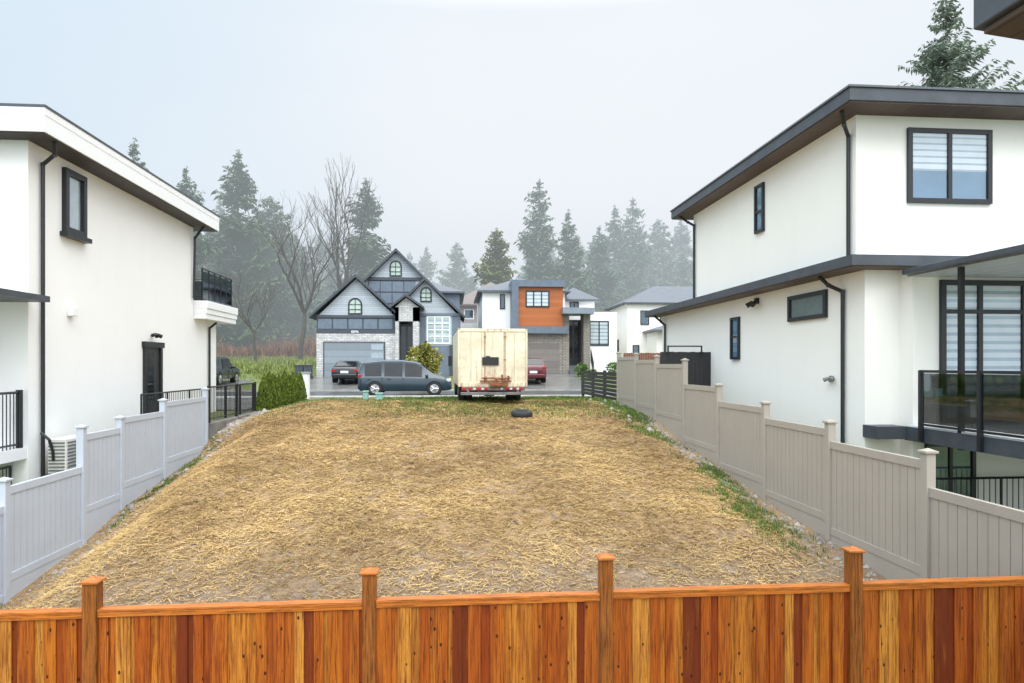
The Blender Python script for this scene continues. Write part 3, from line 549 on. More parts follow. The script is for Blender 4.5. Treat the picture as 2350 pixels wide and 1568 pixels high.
# ------------------------------------------------------------ vehicles
def paint(name,col): return simple(name,col,.25,var=.12,vs=1,coat=.5)
def wheel(parent,x,y,zc,r,wd,s):
    mb=MB(); mb.cyl((x,y-wd/2,zc),(x,y+wd/2,zc),r,n=24); w_=part(mb,'wheel',parent,TYRE,bev=.02)
    mb=MB(); yo=y+s*wd/2; mb.cyl((x,yo-s*.01,zc),(x,yo+s*.012,zc),r*.66,n=20); part(mb,'rim',w_,simple('rim_grey',(.42,.42,.43),.35,.5))
    mb=MB()
    for k in range(5):
        t=k*2*math.pi/5; mb.cyl((x,yo+s*.02,zc),(x+math.cos(t)*r*.62,yo+s*.02,zc+math.sin(t)*r*.62),r*.12,r*.08,6)
    part(mb,'spokes',w_,CHROME)
def x0m(fr):
    return [f for f in fr if f[2]=='windscreen'][0][0]-.1
def car(name,loc,rot,label,st,W,body,wx,wr,sides,fronts,lights_z,group='parked vehicles',cat='car',trimc=None):
    C=thing(name,loc,label,cat,group,rot,local=True)
    st=np.array(st,float); X=st[:,0]; f=lambda x:[float(np.interp(x,X,st[:,k])) for k in (1,2,3,4)]
    dense=sorted(set(np.round(np.concatenate([X,np.linspace(X[0],X[-1],26)]),3)))
    def ring(x):
        zb,zt,zr,ws=f(x); w_=W/2*ws; zt=min(zt,zr-.03); up=max(0,min(1,(zr-zt)/.5)); wr_=w_*(.93-.15*up)
        return [(w_*.9,zb),(w_*.985,zb+.12),(w_,zb+.5*(zt-zb)),(w_*.975,zt-.05),(w_*.95,zt),(wr_,zr-.05*up-.01),(wr_*.85,zr),(0,zr+.02)]
    mb=MB(); vs=[]; m=None
    for x in dense:
        r=ring(x); full=[(x,-y,z_) for y,z_ in r]+[(x,y,z_) for y,z_ in r[::-1][1:]]; m=len(full); vs+=full
    fs=[]
    for i in range(len(dense)-1):
        for k in range(m-1): fs.append((i*m+k,i*m+k+1,(i+1)*m+k+1,(i+1)*m+k))
        fs.append((i*m+m-1,i*m,(i+1)*m,(i+1)*m+m-1))
    fs+=[tuple(range(m)),tuple(range((len(dense)-1)*m,len(dense)*m))[::-1]]
    mb.add(vs,fs); bo=part(mb,'body',C,body,smooth=True)
    md=bo.modifiers.new('es','EDGE_SPLIT'); md.split_angle=R(38)
    for (x0,x1) in sides:
        for s in (-1,1):
            mb=MB(); xs_=np.linspace(x0,x1,6); vs=[]
            for x in xs_:
                r=ring(x); p,q=r[4],r[5]
                for t in (.04,.9): vs.append((x,s*(p[0]+(q[0]-p[0])*t+.012),p[1]+(q[1]-p[1])*t))
            mb.add(vs,[(2*i,2*i+1,2*i+3,2*i+2) for i in range(5)]); part(mb,'window',C,CARGL)
    for (x0,x1,nm) in fronts:
        mb=MB(); xs_=np.linspace(x0,x1,6); vs=[]
        for x in xs_:
            r=ring(x)
            for t in (-1,0,1): vs.append((x+.012*(1 if x0>0 else -1),t*r[6][0]*1.0,r[6][1]+.018+(.018 if t==0 else 0)))
        mb.add(vs,[(3*i+k,3*i+k+1,3*i+k+4,3*i+k+3) for i in range(5) for k in (0,1)]); part(mb,nm,C,CARGL)
    xr,xf=X[0],X[-1]
    for s in (-1,1):
        mb=MB(); mb.box(xr-.015,xr+.22,s*W*.33,s*W*.475,lights_z,lights_z+.17); part(mb,'tail_light',C,REDL,bev=.02)
        mb=MB(); mb.box(xf-.3,xf-.05,s*W*.30,s*W*.45,lights_z-.22,lights_z-.06); part(mb,'headlight',C,LAMPW,bev=.03)
        mb=MB(); mb.box(x0m(fronts)-.35,x0m(fronts)-.2,s*W*.47,s*(W*.5+.16),st[:,2].max()+.0,st[:,2].max()+.14); part(mb,'mirror',C,body,bev=.03)
        for x in wx:
            mb=MB(); mb.cyl((x,s*(W/2-.30),wr),(x,s*(W/2+.003),wr),wr*1.16,n=24); part(mb,'wheel_arch',C,simple('arch_black',(.006,.006,.006),.9))
            wheel(C,x,s*(W/2-.09),wr,wr,.21,s)
        for (x0,x1) in sides[:2]:
            mb=MB(); xm=x0+.15; mb.box(xm,xm+.2,s*(W/2-.01),s*(W/2+.02),.86,.89); part(mb,'door_handle',C,body)
            mb=MB(); mb.box(x1+.03,x1+.045,s*(W/2-.02),s*(W/2+.004),.4,.98); part(mb,'door_seam',C,MC['arch_black'])
    mb=MB(); mb.box(xr-.03,xr+.12,-W*.44,W*.44,.34,.55); part(mb,'bumper',C,trimc or body,bev=.04)
    mb=MB(); mb.box(xr-.045,xr-.02,-.26,.26,.62,.78); part(mb,'number_plate',C,PLATE)
    return C
van=[(-2.5,.42,.9,.98,.93),(-2.46,.3,1.0,1.15,.97),(-2.36,.24,1.0,1.62,1),(-2.2,.22,1.0,1.80,1),(-1.2,.22,1.0,1.90,1),(-.2,.22,.98,1.90,1),(.55,.22,.97,1.82,1),(.8,.22,.96,1.72,1),(1.62,.22,.97,1.13,.99),(2.15,.24,.88,1.0,.97),(2.42,.28,.72,.86,.9),(2.52,.34,.55,.70,.82)]
car('parked_minivan',(-2.55,38.2,2.365),0,"dark blue minivan parked along the kerb, side on",van,1.95,paint('teal_navy_paint',(.012,.032,.047)),(-1.6,1.58),.36,[(-2.15,-1.26),(-1.10,-.14),(.0,.92)],[(1.55,.85,'windscreen'),(-2.46,-2.38,'rear_window')],.95,cat='minivan')
sed=[(-2.35,.35,.8,.9,.9),(-2.28,.28,.9,1.02,.96),(-1.75,.22,.92,1.05,1),(-1.05,.2,.92,1.40,1),(-.3,.2,.92,1.46,1),(.4,.2,.9,1.40,1),(1.15,.2,.88,1.0,1),(2.0,.22,.75,.85,.96),(2.35,.3,.55,.68,.85)]
car('parked_sedan',(-7.15,48.6,gz(-7,48.6)+.03),R(90),"black sedan parked on the wet driveway, rear showing",sed,1.82,paint('black_paint',(.006,.006,.008)),(-1.4,1.35),.32,[(-1.0,-.1),(0,.75)],[(1.1,.42,'windscreen'),(-1.7,-1.08,'rear_window')],.72,cat='sedan')
suv=[(-2.3,.42,.85,.95,.93),(-2.24,.3,.98,1.12,.97),(-1.95,.25,1.0,1.58,1),(-1.2,.25,1.0,1.66,1),(0,.25,.98,1.68,1),(.5,.25,.96,1.6,1),(1.2,.25,.95,1.08,1),(2.0,.27,.85,.95,.96),(2.3,.35,.6,.75,.85)]
car('parked_sport_utility_car',(5.5,48.4,gz(5.5,48.4)+.03),R(90),"dark red sport utility car parked behind the box truck",suv,1.86,paint('red_paint',(.09,.005,.009)),(-1.4,1.35),.35,[(-1.8,-1.05),(-.98,-.1),(0,.8)],[(1.15,.52,'windscreen'),(-2.2,-1.98,'rear_window')],.9,cat='car')
pk=[(-2.7,.5,.98,1.12,.95),(-2.6,.4,1.05,1.15,1),(-1.0,.38,1.08,1.16,1),(-.9,.38,1.1,1.80,1),(.2,.38,1.1,1.86,1),(.75,.38,1.1,1.80,1),(1.35,.38,1.1,1.2,1),(2.5,.42,1.0,1.1,.98),(2.7,.5,.7,.85,.9)]
car('parked_pickup',(-15.8,46.9,gz(-14.5,46.9)+.03),R(90),"dark pickup truck parked on a driveway beside white house",pk,1.95,paint('dark_green_paint',(.012,.017,.018)),(-1.7,1.65),.40,[(-.85,-.05),(.05,.8)],[(1.3,.8,'windscreen'),(-.98,-.92,'rear_window')],.85,cat='pickup truck')
T=thing('box_truck',(1.40,23.6,gz(1.4,24.5)-.02),"rusty cream box truck parked on grass, closed rear doors","truck",'parked vehicles',R(1.6),local=True)
def rusty(name,bias):
    m,nt,b=newmat(name); co=coords(nt)
    rust=noise(nt,coords(nt,(6,6,.7)),1.6,6,.7); dirt=noise(nt,co,1.3,5,.65)
    spx=N(nt,'ShaderNodeSeparateXYZ'); nt.links.new(co,spx.inputs[0])
    base=ramp(nt,dirt,[(.3,(.58,.50,.35)),(.55,(.74,.67,.50)),(.8,(.80,.76,.64))])
    low=N(nt,'ShaderNodeMapRange',{},{'From Min':2.6,'From Max':.6,'To Min':-.15,'To Max':.11}); nt.links.new(spx.outputs[2],low.inputs[0])
    ax=math_(nt,'ABSOLUTE',spx.outputs[0])
    cen=N(nt,'ShaderNodeMapRange',{},{'From Min':.9,'From Max':0.0,'To Min':-.05,'To Max':.06}); nt.links.new(ax,cen.inputs[0])
    ed=N(nt,'ShaderNodeMapRange',{},{'From Min':1.08,'From Max':1.2,'To Min':0,'To Max':.10}); nt.links.new(ax,ed.inputs[0])
    tp=N(nt,'ShaderNodeMapRange',{},{'From Min':2.46,'From Max':2.58,'To Min':0,'To Max':.22}); nt.links.new(spx.outputs[2],tp.inputs[0])
    s=math_(nt,'ADD',math_(nt,'ADD',math_(nt,'ADD',rust,low.outputs[0]),cen.outputs[0]),math_(nt,'ADD',math_(nt,'ADD',ed.outputs[0],tp.outputs[0]),bias))
    rf=ramp(nt,s,[(.57,0.0),(.75,.9)])
    a=mixc(nt,rf,base,ramp(nt,noise(nt,co,9),[(.3,(.20,.075,.028)),(.7,(.44,.21,.08))]))
    a=mixc(nt,ramp(nt,noise(nt,coords(nt,(1.5,1.5,1)),3,6,.7),[(.52,0.0),(.74,.35)]),a,(.28,.25,.20))
    nt.links.new(a,b.inputs['Base Color']); b.inputs['Roughness'].default_value=.45; return m
TP=rusty('cream_rusty_paint',0.0); TP2=rusty('worn_rusty_white',.01)
RUST=simple('rust',(.22,.085,.035),.85,var=.5,vs=8,bs=40); DGREY=simple('dirty_grey_metal',(.16,.15,.14),.6,var=.4)
mb=MB(); mb.box(-1.2,1.2,.02,6.2,.62,2.6); part(mb,'cargo_box',T,TP,bev=.03)
mb=MB(); mb.box(-1.21,-1.14,-.015,.03,.6,2.6); mb.box(1.14,1.21,-.015,.03,.6,2.6); mb.box(-1.14,1.14,-.015,.03,2.5,2.61); mb.box(-1.14,1.14,-.012,.03,.6,.68); part(mb,'rear_frame',T,TP2,bev=.008)
for x0,x1 in ((-1.13,-.005),(.005,1.13)):
    mb=MB(); mb.box(x0,x1,-.0,.019,.69,2.49); dd=part(mb,'door',T,TP,bev=.005)
    for t in (.33,.66):
        mb=MB(); xx=x0+(x1-x0)*t; mb.box(xx-.006,xx+.006,-.003,0,.7,2.48); part(mb,'seam',dd,simple('seam_brown',(.36,.28,.18),.8))
    mb=MB(); xb=-.28 if x0<0 else .42; mb.cyl((xb,-.03,.66),(xb,-.03,2.5),.014,n=8)
    for q in (.8,1.5,2.3): mb.box(xb-.035,xb+.035,-.04,0,q,q+.06)
    part(mb,'locking_bar',dd,simple('rusty_cream_bar',(.38,.20,.09),.7,var=.6,vs=6))
    mb=MB()
    for q in (.95,1.6,2.25): mb.box((x0 if x0<0 else x1-.12),(x0+.12 if x0<0 else x1),-.012,-.001,q,q+.05)
    part(mb,'hinge',dd,TP)
mb=MB(); mb.box(-.37,.20,-.05,-.035,1.34,1.62); mb.box(-.33,-.27,-.055,-.05,1.36,1.6); mb.box(.11,.17,-.055,-.05,1.36,1.6); mb.box(-.25,-.1,-.052,-.05,1.62,1.66); part(mb,'black_plate',T,simple('black_plate',(.018,.018,.02),.6))
mb=MB(); mb.box(-1.1,1.12,-.075,-.02,.595,.74); part(mb,'tailgate',T,TP2,bev=.01)
mb=MB(); mb.box(-.45,.62,-.16,-.08,.76,.82); mb.box(-.12,.5,-.22,-.1,.64,.74); mb.box(.28,.34,-.14,-.06,.8,1.02); mb.box(.5,.56,-.16,-.06,.8,.98); mb.cyl((-.4,-.13,.9),(.2,-.13,.9),.025); mb.box(-.3,-.22,-.14,-.05,.8,.95); mb.cyl((.05,-.15,.86),(.6,-.15,.9),.03); mb.cyl((.1,-.18,.6),(.1,-.1,.84),.03); part(mb,'lift_mechanism',T,RUST,bev=.005)
mb=MB(); mb.box(-1.08,1.1,-.09,-.02,.47,.59); bm_=part(mb,'bumper',T,simple('grimy_bumper',(.17,.12,.105),.6,var=.6,vs=5),bev=.01)
for xx,w_ in ((-1.0,.14),(-.8,.1),(-.5,.16),(-.24,.1),(.5,.16),(.74,.12),(.96,.12)):
    mb=MB(); mb.box(xx-w_/2,xx+w_/2,-.11,-.09,.49,.575); part(mb,'tail_light',bm_,REDL,bev=.008)
for xx in (-.64,-.36,.3,.62,.86):
    mb=MB(); mb.box(xx-.04,xx+.04,-.105,-.09,.50,.565); part(mb,'reflector',bm_,LAMPW)
mb=MB(); mb.box(-1.12,1.15,-.2,-.04,.32,.42); mb.box(-.9,-.82,-.1,.1,.3,.5); mb.box(.82,.9,-.1,.1,.3,.5); part(mb,'step_bumper',T,DGREY,bev=.01)
mb=MB(); mb.box(-.5,-.4,0,7.6,.42,.61); mb.box(.4,.5,0,7.6,.42,.61); mb.box(-.4,.4,1.5,1.6,.44,.58); part(mb,'chassis',T,BLACK)
mb=MB(); mb.cyl((-.9,1.6,.4),(.9,1.6,.4),.08); mb.cyl((-.18,1.6,.4),(.18,1.6,.4),.2); part(mb,'axle',T,BLACK)
def twheel(x,y,r=.42,w_=.24):
    mb=MB(); mb.cyl((x-w_/2,y,r),(x+w_/2,y,r),r,n=26); wo=part(mb,'wheel',T,TYRE,bev=.03); mb=MB(); s=1 if x>0 else -1; mb.cyl((x+s*w_/2-s*.01,y,r),(x+s*(w_/2+.015),y,r),r*.55,n=18); part(mb,'rim',wo,DGREY)
for x in (-1.02,-.76,.76,1.02): twheel(x,1.6)
for x in (-.98,.98): twheel(x,7.0)
mb=MB(); mb.prism([(6.3,.45),(8.2,.45),(8.3,.9),(8.2,1.15),(7.6,1.25),(7.2,2.0),(6.3,2.05)],lambda a_,b_,c:(c,a_,b_),-1.0,1.0); part(mb,'cab',T,TP,bev=.05)
mb=MB(); mb.prism([(6.5,1.3),(7.45,1.3),(7.12,1.9),(6.5,1.92)],lambda a_,b_,c:(c,a_,b_),-1.01,1.01); part(mb,'cab_window',T,CARGL)
for s in (-1,1):
    mb=MB(); mb.cyl((s*1.0,7.3,1.5),(s*1.35,7.25,1.5),.02); mb.box(s*1.3-.08,s*1.3+.08,7.2,7.26,1.3,1.75); part(mb,'mirror',T,BLACK)
bpy.ops.mesh.primitive_torus_add(major_radius=.24,minor_radius=.09,major_segments=40,minor_segments=12)
o=bpy.context.object; o.name='loose_tyre'; o.scale=(1,1,1.2); o.location=(2.08,20.4,gz(2.08,20.4)+.10); o.rotation_euler=(R(6),R(3),0); o['label']="black rubber tyre lying flat on the straw covered lot"; o['category']='tyre'; o.data.materials.append(TYRE)
for p in o.data.polygons: p.use_smooth=True
for x,y,w_,h_ in ((-3.36,27,.19,.38),(-2.84,27,.27,.32)):
    B=thing('utility_box',(x,y,gz(x,y)),"mint green plastic utility marker box at lot edge","utility box",'mint utility boxes',local=True)
    mb=MB(); mb.box(-w_/2,w_/2,-.12,.12,-.1,h_-.06); part(mb,'casing',B,MINT,bev=.02); mb=MB(); mb.box(-w_/2-.02,w_/2+.02,-.14,.14,h_-.06,h_); part(mb,'lid',B,MINT,bev=.015)
for x in (-11.05,-10.45):
    B=thing('wheelie_bin',(x,50.8,gz(x,50.8)),"dark grey wheeled rubbish bin beside the garage","bin",'bins by the garage',local=True)
    mb=MB(); mb.prism([(-.24,0),(.24,0),(.29,.95),(-.29,.95)],lambda a_,b_,c:(a_,c,b_),-.3,.3); part(mb,'bin_body',B,simple('bin_grey',(.045,.055,.065),.5),bev=.02); mb=MB(); mb.box(-.31,.31,-.34,.33,.95,1.02); part(mb,'lid',B,MC['bin_grey'],bev=.02)
    for s in (-1,1):
        mb=MB(); mb.cyl((s*.22,.3,.1),(s*.28,.3,.1),.1); part(mb,'wheel',B,TYRE)
# ------------------------------------------------------------ vegetation
def leafmat(name,d,l,rough=.7):
    m,nt,b=newmat(name); ge=N(nt,'ShaderNodeNewGeometry'); nt.links.new(mixc(nt,.5,ramp(nt,ge.outputs['Random Per Island'],[(0,d),(.6,tuple((x+y)/2 for x,y in zip(d,l))),(1,l)]),ramp(nt,noise(nt,coords(nt),.5,3),[(.35,d),(.65,l)])),b.inputs['Base Color'])
    b.inputs['Roughness'].default_value=rough; b.inputs['Specular IOR Level'].default_value=.2; return m
FOL=[leafmat('conifer_near',(.05,.085,.04),(.12,.17,.085)),leafmat('conifer_mid',(.06,.095,.055),(.14,.19,.115)),leafmat('conifer_mist_tint',(.075,.11,.07),(.155,.205,.14)),leafmat('conifer_heavy_mist_tint',(.09,.125,.09),(.18,.22,.165)),leafmat('conifer_olive',(.06,.08,.022),(.16,.18,.055)),leafmat('fir_pale_green',(.16,.195,.155),(.30,.345,.28))]  # paler greens paint mist into the farther conifers and the pale fir
for m in FOL[:5]: painted_haze(m)
BARK=[painted_haze(simple('bark_dark',(.09,.08,.07),.9,var=.3)),painted_haze(simple('bark_mid',(.12,.11,.095),.9)),painted_haze(simple('bark_misty',(.13,.12,.11),.9)),painted_haze(simple('bark_pale',(.15,.14,.13),.9))]
def mesh_np(name,V,Fq,smooth=False):
    me=bpy.data.meshes.new(name); n=len(V); V=np.asarray(V,float)
    me.vertices.add(n); me.vertices.foreach_set('co',V.ravel())
    k=Fq; nf=n//k; me.loops.add(n); me.loops.foreach_set('vertex_index',np.arange(n,dtype=np.int32)); me.polygons.add(nf); me.polygons.foreach_set('loop_start',np.arange(0,n,k,dtype=np.int32)); 
    me.update(calc_edges=True); me.validate(); return me
def conifer_meshes(seed,H,Rr,base=.1,dens=1.0,lean=.0,power=.85,sz=.8):
    r=np.random.default_rng(seed); mb=MB(); segs=7; px_=[]
    for i in range(segs+1):
        t=i/segs; px_.append((lean*math.sin(t*2),0,H*t))
    for i in range(segs): mb.cyl(px_[i],px_[i+1],.012*H*(1-i/segs)+.03,.012*H*(1-(i+1)/segs)+.02,8,cap=False)
    V=[]; zz=base*H; ph=r.uniform(0,6,6)
    while zz<H*.985:
        t=zz/H; Lm=Rr*(1-t)**power*(.55+.45*min(1,(t-base+.05)*8))*(1+.18*math.sin(t*23+ph[0])+.12*math.sin(t*51+ph[3])); nb=int(r.integers(6,11)*dens)+1
        for k in range(nb):
            az=r.uniform(0,2*math.pi); lob=1+.25*math.sin(2*az+ph[1]+t*9)+.15*math.sin(5*az+ph[2]-t*14)
            L_=max(.3,Lm*r.uniform(.5,1.2)*lob); d=np.array([math.cos(az),math.sin(az),0]); side=np.array([-d[1],d[0],0]); z0=zz+r.uniform(-.25,.25)
            n=int(L_/(.26*sz))+2; up=r.uniform(-.30,.12)
            for s in np.linspace(.1,1,n):
                p=np.array([0,0,z0])+d*L_*s+np.array([0,0,L_*(up*s-.20*math.sin(s*2.6)+.14*s*s)])
                p[0]+=lean*math.sin(t*2)
                wd=((.30+.60*math.sin(min(1,s*1.1)*math.pi*.85))*min(1,L_/2.2)+.14)*sz
                for sg in (-1,1):
                    q=wd*r.uniform(.5,1.3); tip=p+side*sg*q+d*q*r.uniform(.1,.8)+np.array([0,0,-q*r.uniform(.1,1.1)])
                    mid=p+(tip-p)*.5; perp=(d*.17+np.array([0,0,r.uniform(-.15,.15)]))*sz
                    V+= [p,mid+perp,tip,mid-perp*.7]
        zz+=H*.0145*r.uniform(.6,1.5)+.10
    for k in range(10):
        az=r.uniform(0,6.28); p=np.array([lean*math.sin(2),0,H*(1-.004*k)+.1]); tip=p+np.array([math.cos(az)*.3,math.sin(az)*.3,-.15]); V+=[p,p+(tip-p)*.5+[0,0,.08],tip,p+(tip-p)*.5-[0,0,.08]]
    return mb,np.array(V)
def tree_from(mb,V,name,lab,cat,group=None):
    e=thing(name,(0,0,0),lab,cat,group,local=True); t=part(mb,'trunk',e,BARK[0],smooth=True); me=mesh_np('crown',V,4); me.materials.append(FOL[0]); c=bpy.data.objects.new('crown',me); COL.objects.link(c); c.parent=e; return [e,t,c]
protos=[]
specs=[(11,24,5.2,.08,1.0,.72,.9),(12,22,4.5,.12,1.0,.68,.9),(13,20,5.0,.05,1.1,.62,.9),(14,26,5.6,.2,1.0,.72,.85),(15,18,3.6,.05,1.5,.55,.85),(16,28,9.6,.3,1.4,.78,.5)]
for s in specs:
    mb,V=conifer_meshes(s[0],s[1],s[2],s[3],s[4],lean=.2*random.uniform(-1,1),power=s[5],sz=s[6]); protos.append((mb,V,s[1]))
meshes=[]
for mb,V,h in protos:
    a_=tree_from(mb,V,'conifer_tree','x','tree'); meshes.append((a_,h))
used=[False]*len(meshes)
labs={0:"dark green conifer tree with drooping boughs",1:"tall grey-green conifer tree beyond the houses",2:"grey-green conifer tree with mist painted into its colour",3:"pale conifer tree with heavy mist painted into its colour",4:"bushy olive-green conifer tree behind rooftop",5:"tall feathery pale green fir behind white house"}
trees=[(-33.3,75,23.5,1,1),(-29.8,80,21.7,0,1),(-25.7,85,25,0,0),(-23.3,90,20.5,2,1),(-10.6,85,22,0,1),(11.5,90,23.5,3,1),(15.4,90,19.6,1,1),(5.2,80,15.4,4,4),(20.8,95,18.4,0,2),(25.3,105,23.5,1,2),(28.2,105,24.8,3,2),(35.3,115,23.3,2,3),(41.3,120,25,0,3),(-4.4,120,18.8,0,2),(.7,115,18.8,2,2),(-7.6,125,18.6,1,3),(34.7,45,28.3,5,5),
(-27,95,17,2,1),(-31,92,19,4,0),(-20.5,96,15,2,1),(-36,90,21,3,1),(-17,100,14,4,2),(32,112,19,2,3),(23.3,112,19,2,3),(17.8,110,15,4,2),(46,125,22,1,3),(8.6,115,14,2,2),(-12.6,105,15,2,2),(38,110,17,2,3),(12.4,104,14,4,2),(3.2,112,13,4,2),(-24.5,100,21,1,1),(-21.5,92,16,3,1),(21.5,100,16,2,2),
(-30,108,21,3,2),(-34,104,23,0,2),(-26,114,20,2,3),(-22,116,21,0,3),(-18.5,110,18,1,2),(-15,118,19,2,3),(-11.5,124,17,0,3),(6.5,128,16,2,3),(14,122,20,1,3),(18.5,126,20,2,3),(23,124,22,0,3),(28,128,21,2,3),(32,126,22,1,3),(37,130,22,2,3),(43.5,130,24,3,3),(49,122,23,0,3),(-38,100,24,1,2)]
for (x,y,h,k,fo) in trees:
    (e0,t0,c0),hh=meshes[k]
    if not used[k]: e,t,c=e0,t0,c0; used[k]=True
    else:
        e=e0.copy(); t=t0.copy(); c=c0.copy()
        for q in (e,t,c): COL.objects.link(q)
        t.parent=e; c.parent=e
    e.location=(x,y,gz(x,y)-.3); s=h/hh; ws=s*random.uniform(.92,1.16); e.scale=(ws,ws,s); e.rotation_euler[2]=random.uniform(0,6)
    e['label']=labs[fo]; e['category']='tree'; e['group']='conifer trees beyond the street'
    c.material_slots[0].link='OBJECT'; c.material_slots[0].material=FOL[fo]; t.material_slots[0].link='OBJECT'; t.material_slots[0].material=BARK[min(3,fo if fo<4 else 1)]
def bare(loc,H,spread,seed,mat,label):
    r=random.Random(seed); e=thing('bare_tree',loc,label,'tree',None,local=True); tk=MB(); cr=MB()
    def grow(p,d,L_,rad,lv):
        n=3; q=p
        for i in range(n):
            d2=(d+Vector((r.uniform(-.16,.16),r.uniform(-.16,.16),r.uniform(-.02,.12)))).normalized(); q2=q+d2*L_/n
            (tk if lv<2 else cr).cyl(q,q2,rad*(1-.2*i/n),rad*(1-.2*(i+1)/n),6 if lv<2 else 3,cap=False)
            if lv>=1 and lv<6 and i<2 and r.random()<.5:
                grow(q2,(d2+Vector((r.uniform(-1,1),r.uniform(-1,1),r.uniform(-.1,.6)))*.75).normalized(),L_*.6,rad*.45,lv+1)
            q=q2;d=d2
        if lv<6:
            for k in range(2 if lv else 4):
                grow(q,(d+Vector((r.uniform(-1,1)*spread,r.uniform(-1,1)*spread,r.uniform(-.05,.5)))).normalized(),L_*r.uniform(.6,.85),rad*.6,lv+1)
    grow(Vector((0,0,0)),Vector((0,0,1)),H*.27,H*.014,0)
    part(tk,'trunk',e,mat,fix=False); part(cr,'crown',e,mat,fix=False)
BB=painted_haze(simple('bare_branch',(.065,.058,.045),.9))
bare((-15.6,72,4.5),18,.72,5,BB,"broad leafless tree with fine twigs beside grey house")
bare((-12.6,78,4.9),21.5,.4,9,BB,"tall slender leafless tree behind grey house")
bare((-19.5,70,4.3),11,.8,21,BB,"small leafless tree at the edge of the field")
def leafcloud(n,cx,cy,cz,rx,ry,rz,size,seed,vertical=False):
    r=np.random.default_rng(seed); p=r.normal(size=(n,3)); p/=np.linalg.norm(p,axis=1)[:,None]; rad=r.uniform(.35,1,n)**.5*(1+.25*np.sin(p[:,0]*5+seed)*np.sin(p[:,2]*4+p[:,1]*3)); p=p*rad[:,None]
    if vertical:
        zn=np.clip((p[:,2]+1)/2,0,1); th=r.uniform(0,6.283,n); rr=(1.15*(1-zn)**.6+.06)*r.uniform(.4,1,n)**.5; p=np.stack([np.cos(th)*rr,np.sin(th)*rr,p[:,2]],1)
    p=p*[rx,ry,rz]+[cx,cy,cz]
    a1=r.normal(size=(n,3)); a1/=np.linalg.norm(a1,axis=1)[:,None]
    if vertical: a1=a1*.35+[0,0,1]
    b1=np.cross(a1,r.normal(size=(n,3))); b1/=np.linalg.norm(b1,axis=1)[:,None]; s=size*r.uniform(.6,1.3,n)[:,None]
    return np.stack([p-a1*s,p+b1*s*.45,p+a1*s,p-b1*s*.45],1).reshape(-1,3)
def plant(name,loc,label,cat,clouds,mat,trunk,group=None):
    e=thing(name,loc,label,cat,group,local=True); V=np.concatenate([leafcloud(*c) for c in clouds]); me=mesh_np('crown',V,4); me.materials.append(mat); c=bpy.data.objects.new('crown',me); COL.objects.link(c); c.parent=e
    mb=MB()
    for q in trunk: mb.cyl((0,0,-.1),q,.05,.02,6)
    part(mb,'trunk',e,BARK[0]); return e,c
HEDGE=leafmat('cedar_hedge',(.045,.075,.010),(.18,.24,.035)); RHODO=leafmat('shrub_yellow_green',(.10,.12,.02),(.42,.37,.09)); BUSHG=leafmat('garden_bush_leaves',(.05,.09,.02),(.14,.23,.05))
yy=25.9; i=0
while yy<31.9:
    h_=1.12+.26*random.random(); x=-6.98+random.uniform(-.08,.08)
    plant('cedar_shrub',(x,yy,gz(-6.9,yy)-.05),"small pointed upright cedar in a green hedge row","shrub",[(2000,0,0,h_*.5,.31,.33,h_*.56,.05,50+i,True)],HEDGE,[(0,0,h_*.9)],'cedar hedge plants'); yy+=.62+random.uniform(-.05,.08); i+=1
plant('rhododendron_shrub',(-1.85,46,gz(-1.8,46)),"yellow-green leafy shrub in front of grey house","shrub",[(600,0,0,1.5,1.0,1,.9,.14,1),(420,-.6,0,2.0,.6,.7,.7,.14,2),(420,.5,0,1.7,.7,.7,.8,.14,3),(300,0,-.2,2.5,.5,.5,.4,.13,4),(350,.2,0,.8,.9,.9,.5,.14,6)],RHODO,[(0,0,2),(.5,0,1.6),(-.5,0,1.8)])
for x,y,s,k in ((9.9,51.8,.55,31),(12.6,52.5,.6,32),(10.3,50,.4,33),(13.6,52,.5,34)):
    plant('garden_bush',(x,y,gz(x,y)),"small green garden bush beside house steps","bush",[(500,0,0,s,s,s,s*.9,.09,k),(250,s*.4,0,s*1.3,s*.5,s*.5,s*.5,.09,k+9)],BUSHG,[(0,0,s)],'garden bushes')
def blades(name,P,length,width,mat,lean=.3,flat=False,kind='stuff',seed=1,lm=None):
    r=np.random.default_rng(seed); n=len(P); az=r.uniform(0,2*np.pi,n); ln=length*r.uniform(.4,1.5,n)
    if lm is not None: ln=ln*lm
    if flat:
        d=np.stack([np.cos(az),np.sin(az),r.normal(0,.16,n)],1); up=np.array([0,0,1.0]); s=np.stack([-np.sin(az),np.cos(az),r.normal(0,.35,n)],1)
        w_=width*r.uniform(.6,1.4,n)[:,None]; a_=P-d*ln[:,None]/2; b_=P+d*ln[:,None]/2
        V=np.stack([a_-s*w_/2,a_+s*w_/2,b_+s*w_/2,b_-s*w_/2],1).reshape(-1,3)
    else:
        d=np.stack([np.cos(az)*lean*r.uniform(0,1,n),np.sin(az)*lean*r.uniform(0,1,n),np.ones(n)],1); s=np.stack([-np.sin(az),np.cos(az),np.zeros(n)],1); w_=width*r.uniform(.6,1.4,n)[:,None]
        tip=P+d*ln[:,None]
        V=np.stack([P-s*w_/2,P+s*w_/2,tip+s*w_*.1,tip-s*w_*.1],1).reshape(-1,3)
    me=mesh_np(name,V,4); me.materials.append(mat); o=bpy.data.objects.new(name,me); COL.objects.link(o); o['kind']=kind; return o
def scatter(n,x0,x1,y0,y1,mask=None,dz=0.0,seed=0):
    r=np.random.default_rng(seed); x=r.uniform(x0,x1,n); y=r.uniform(y0,y1,n)
    if mask is not None:
        k=r.uniform(0,1,n)<mask(x,y); x=x[k];y=y[k]
    return np.stack([x,y,g(x,y)+dz],1)
_r=np.random.default_rng(99); _T=[_r.uniform(0,1,(128,128)) for _ in range(4)]
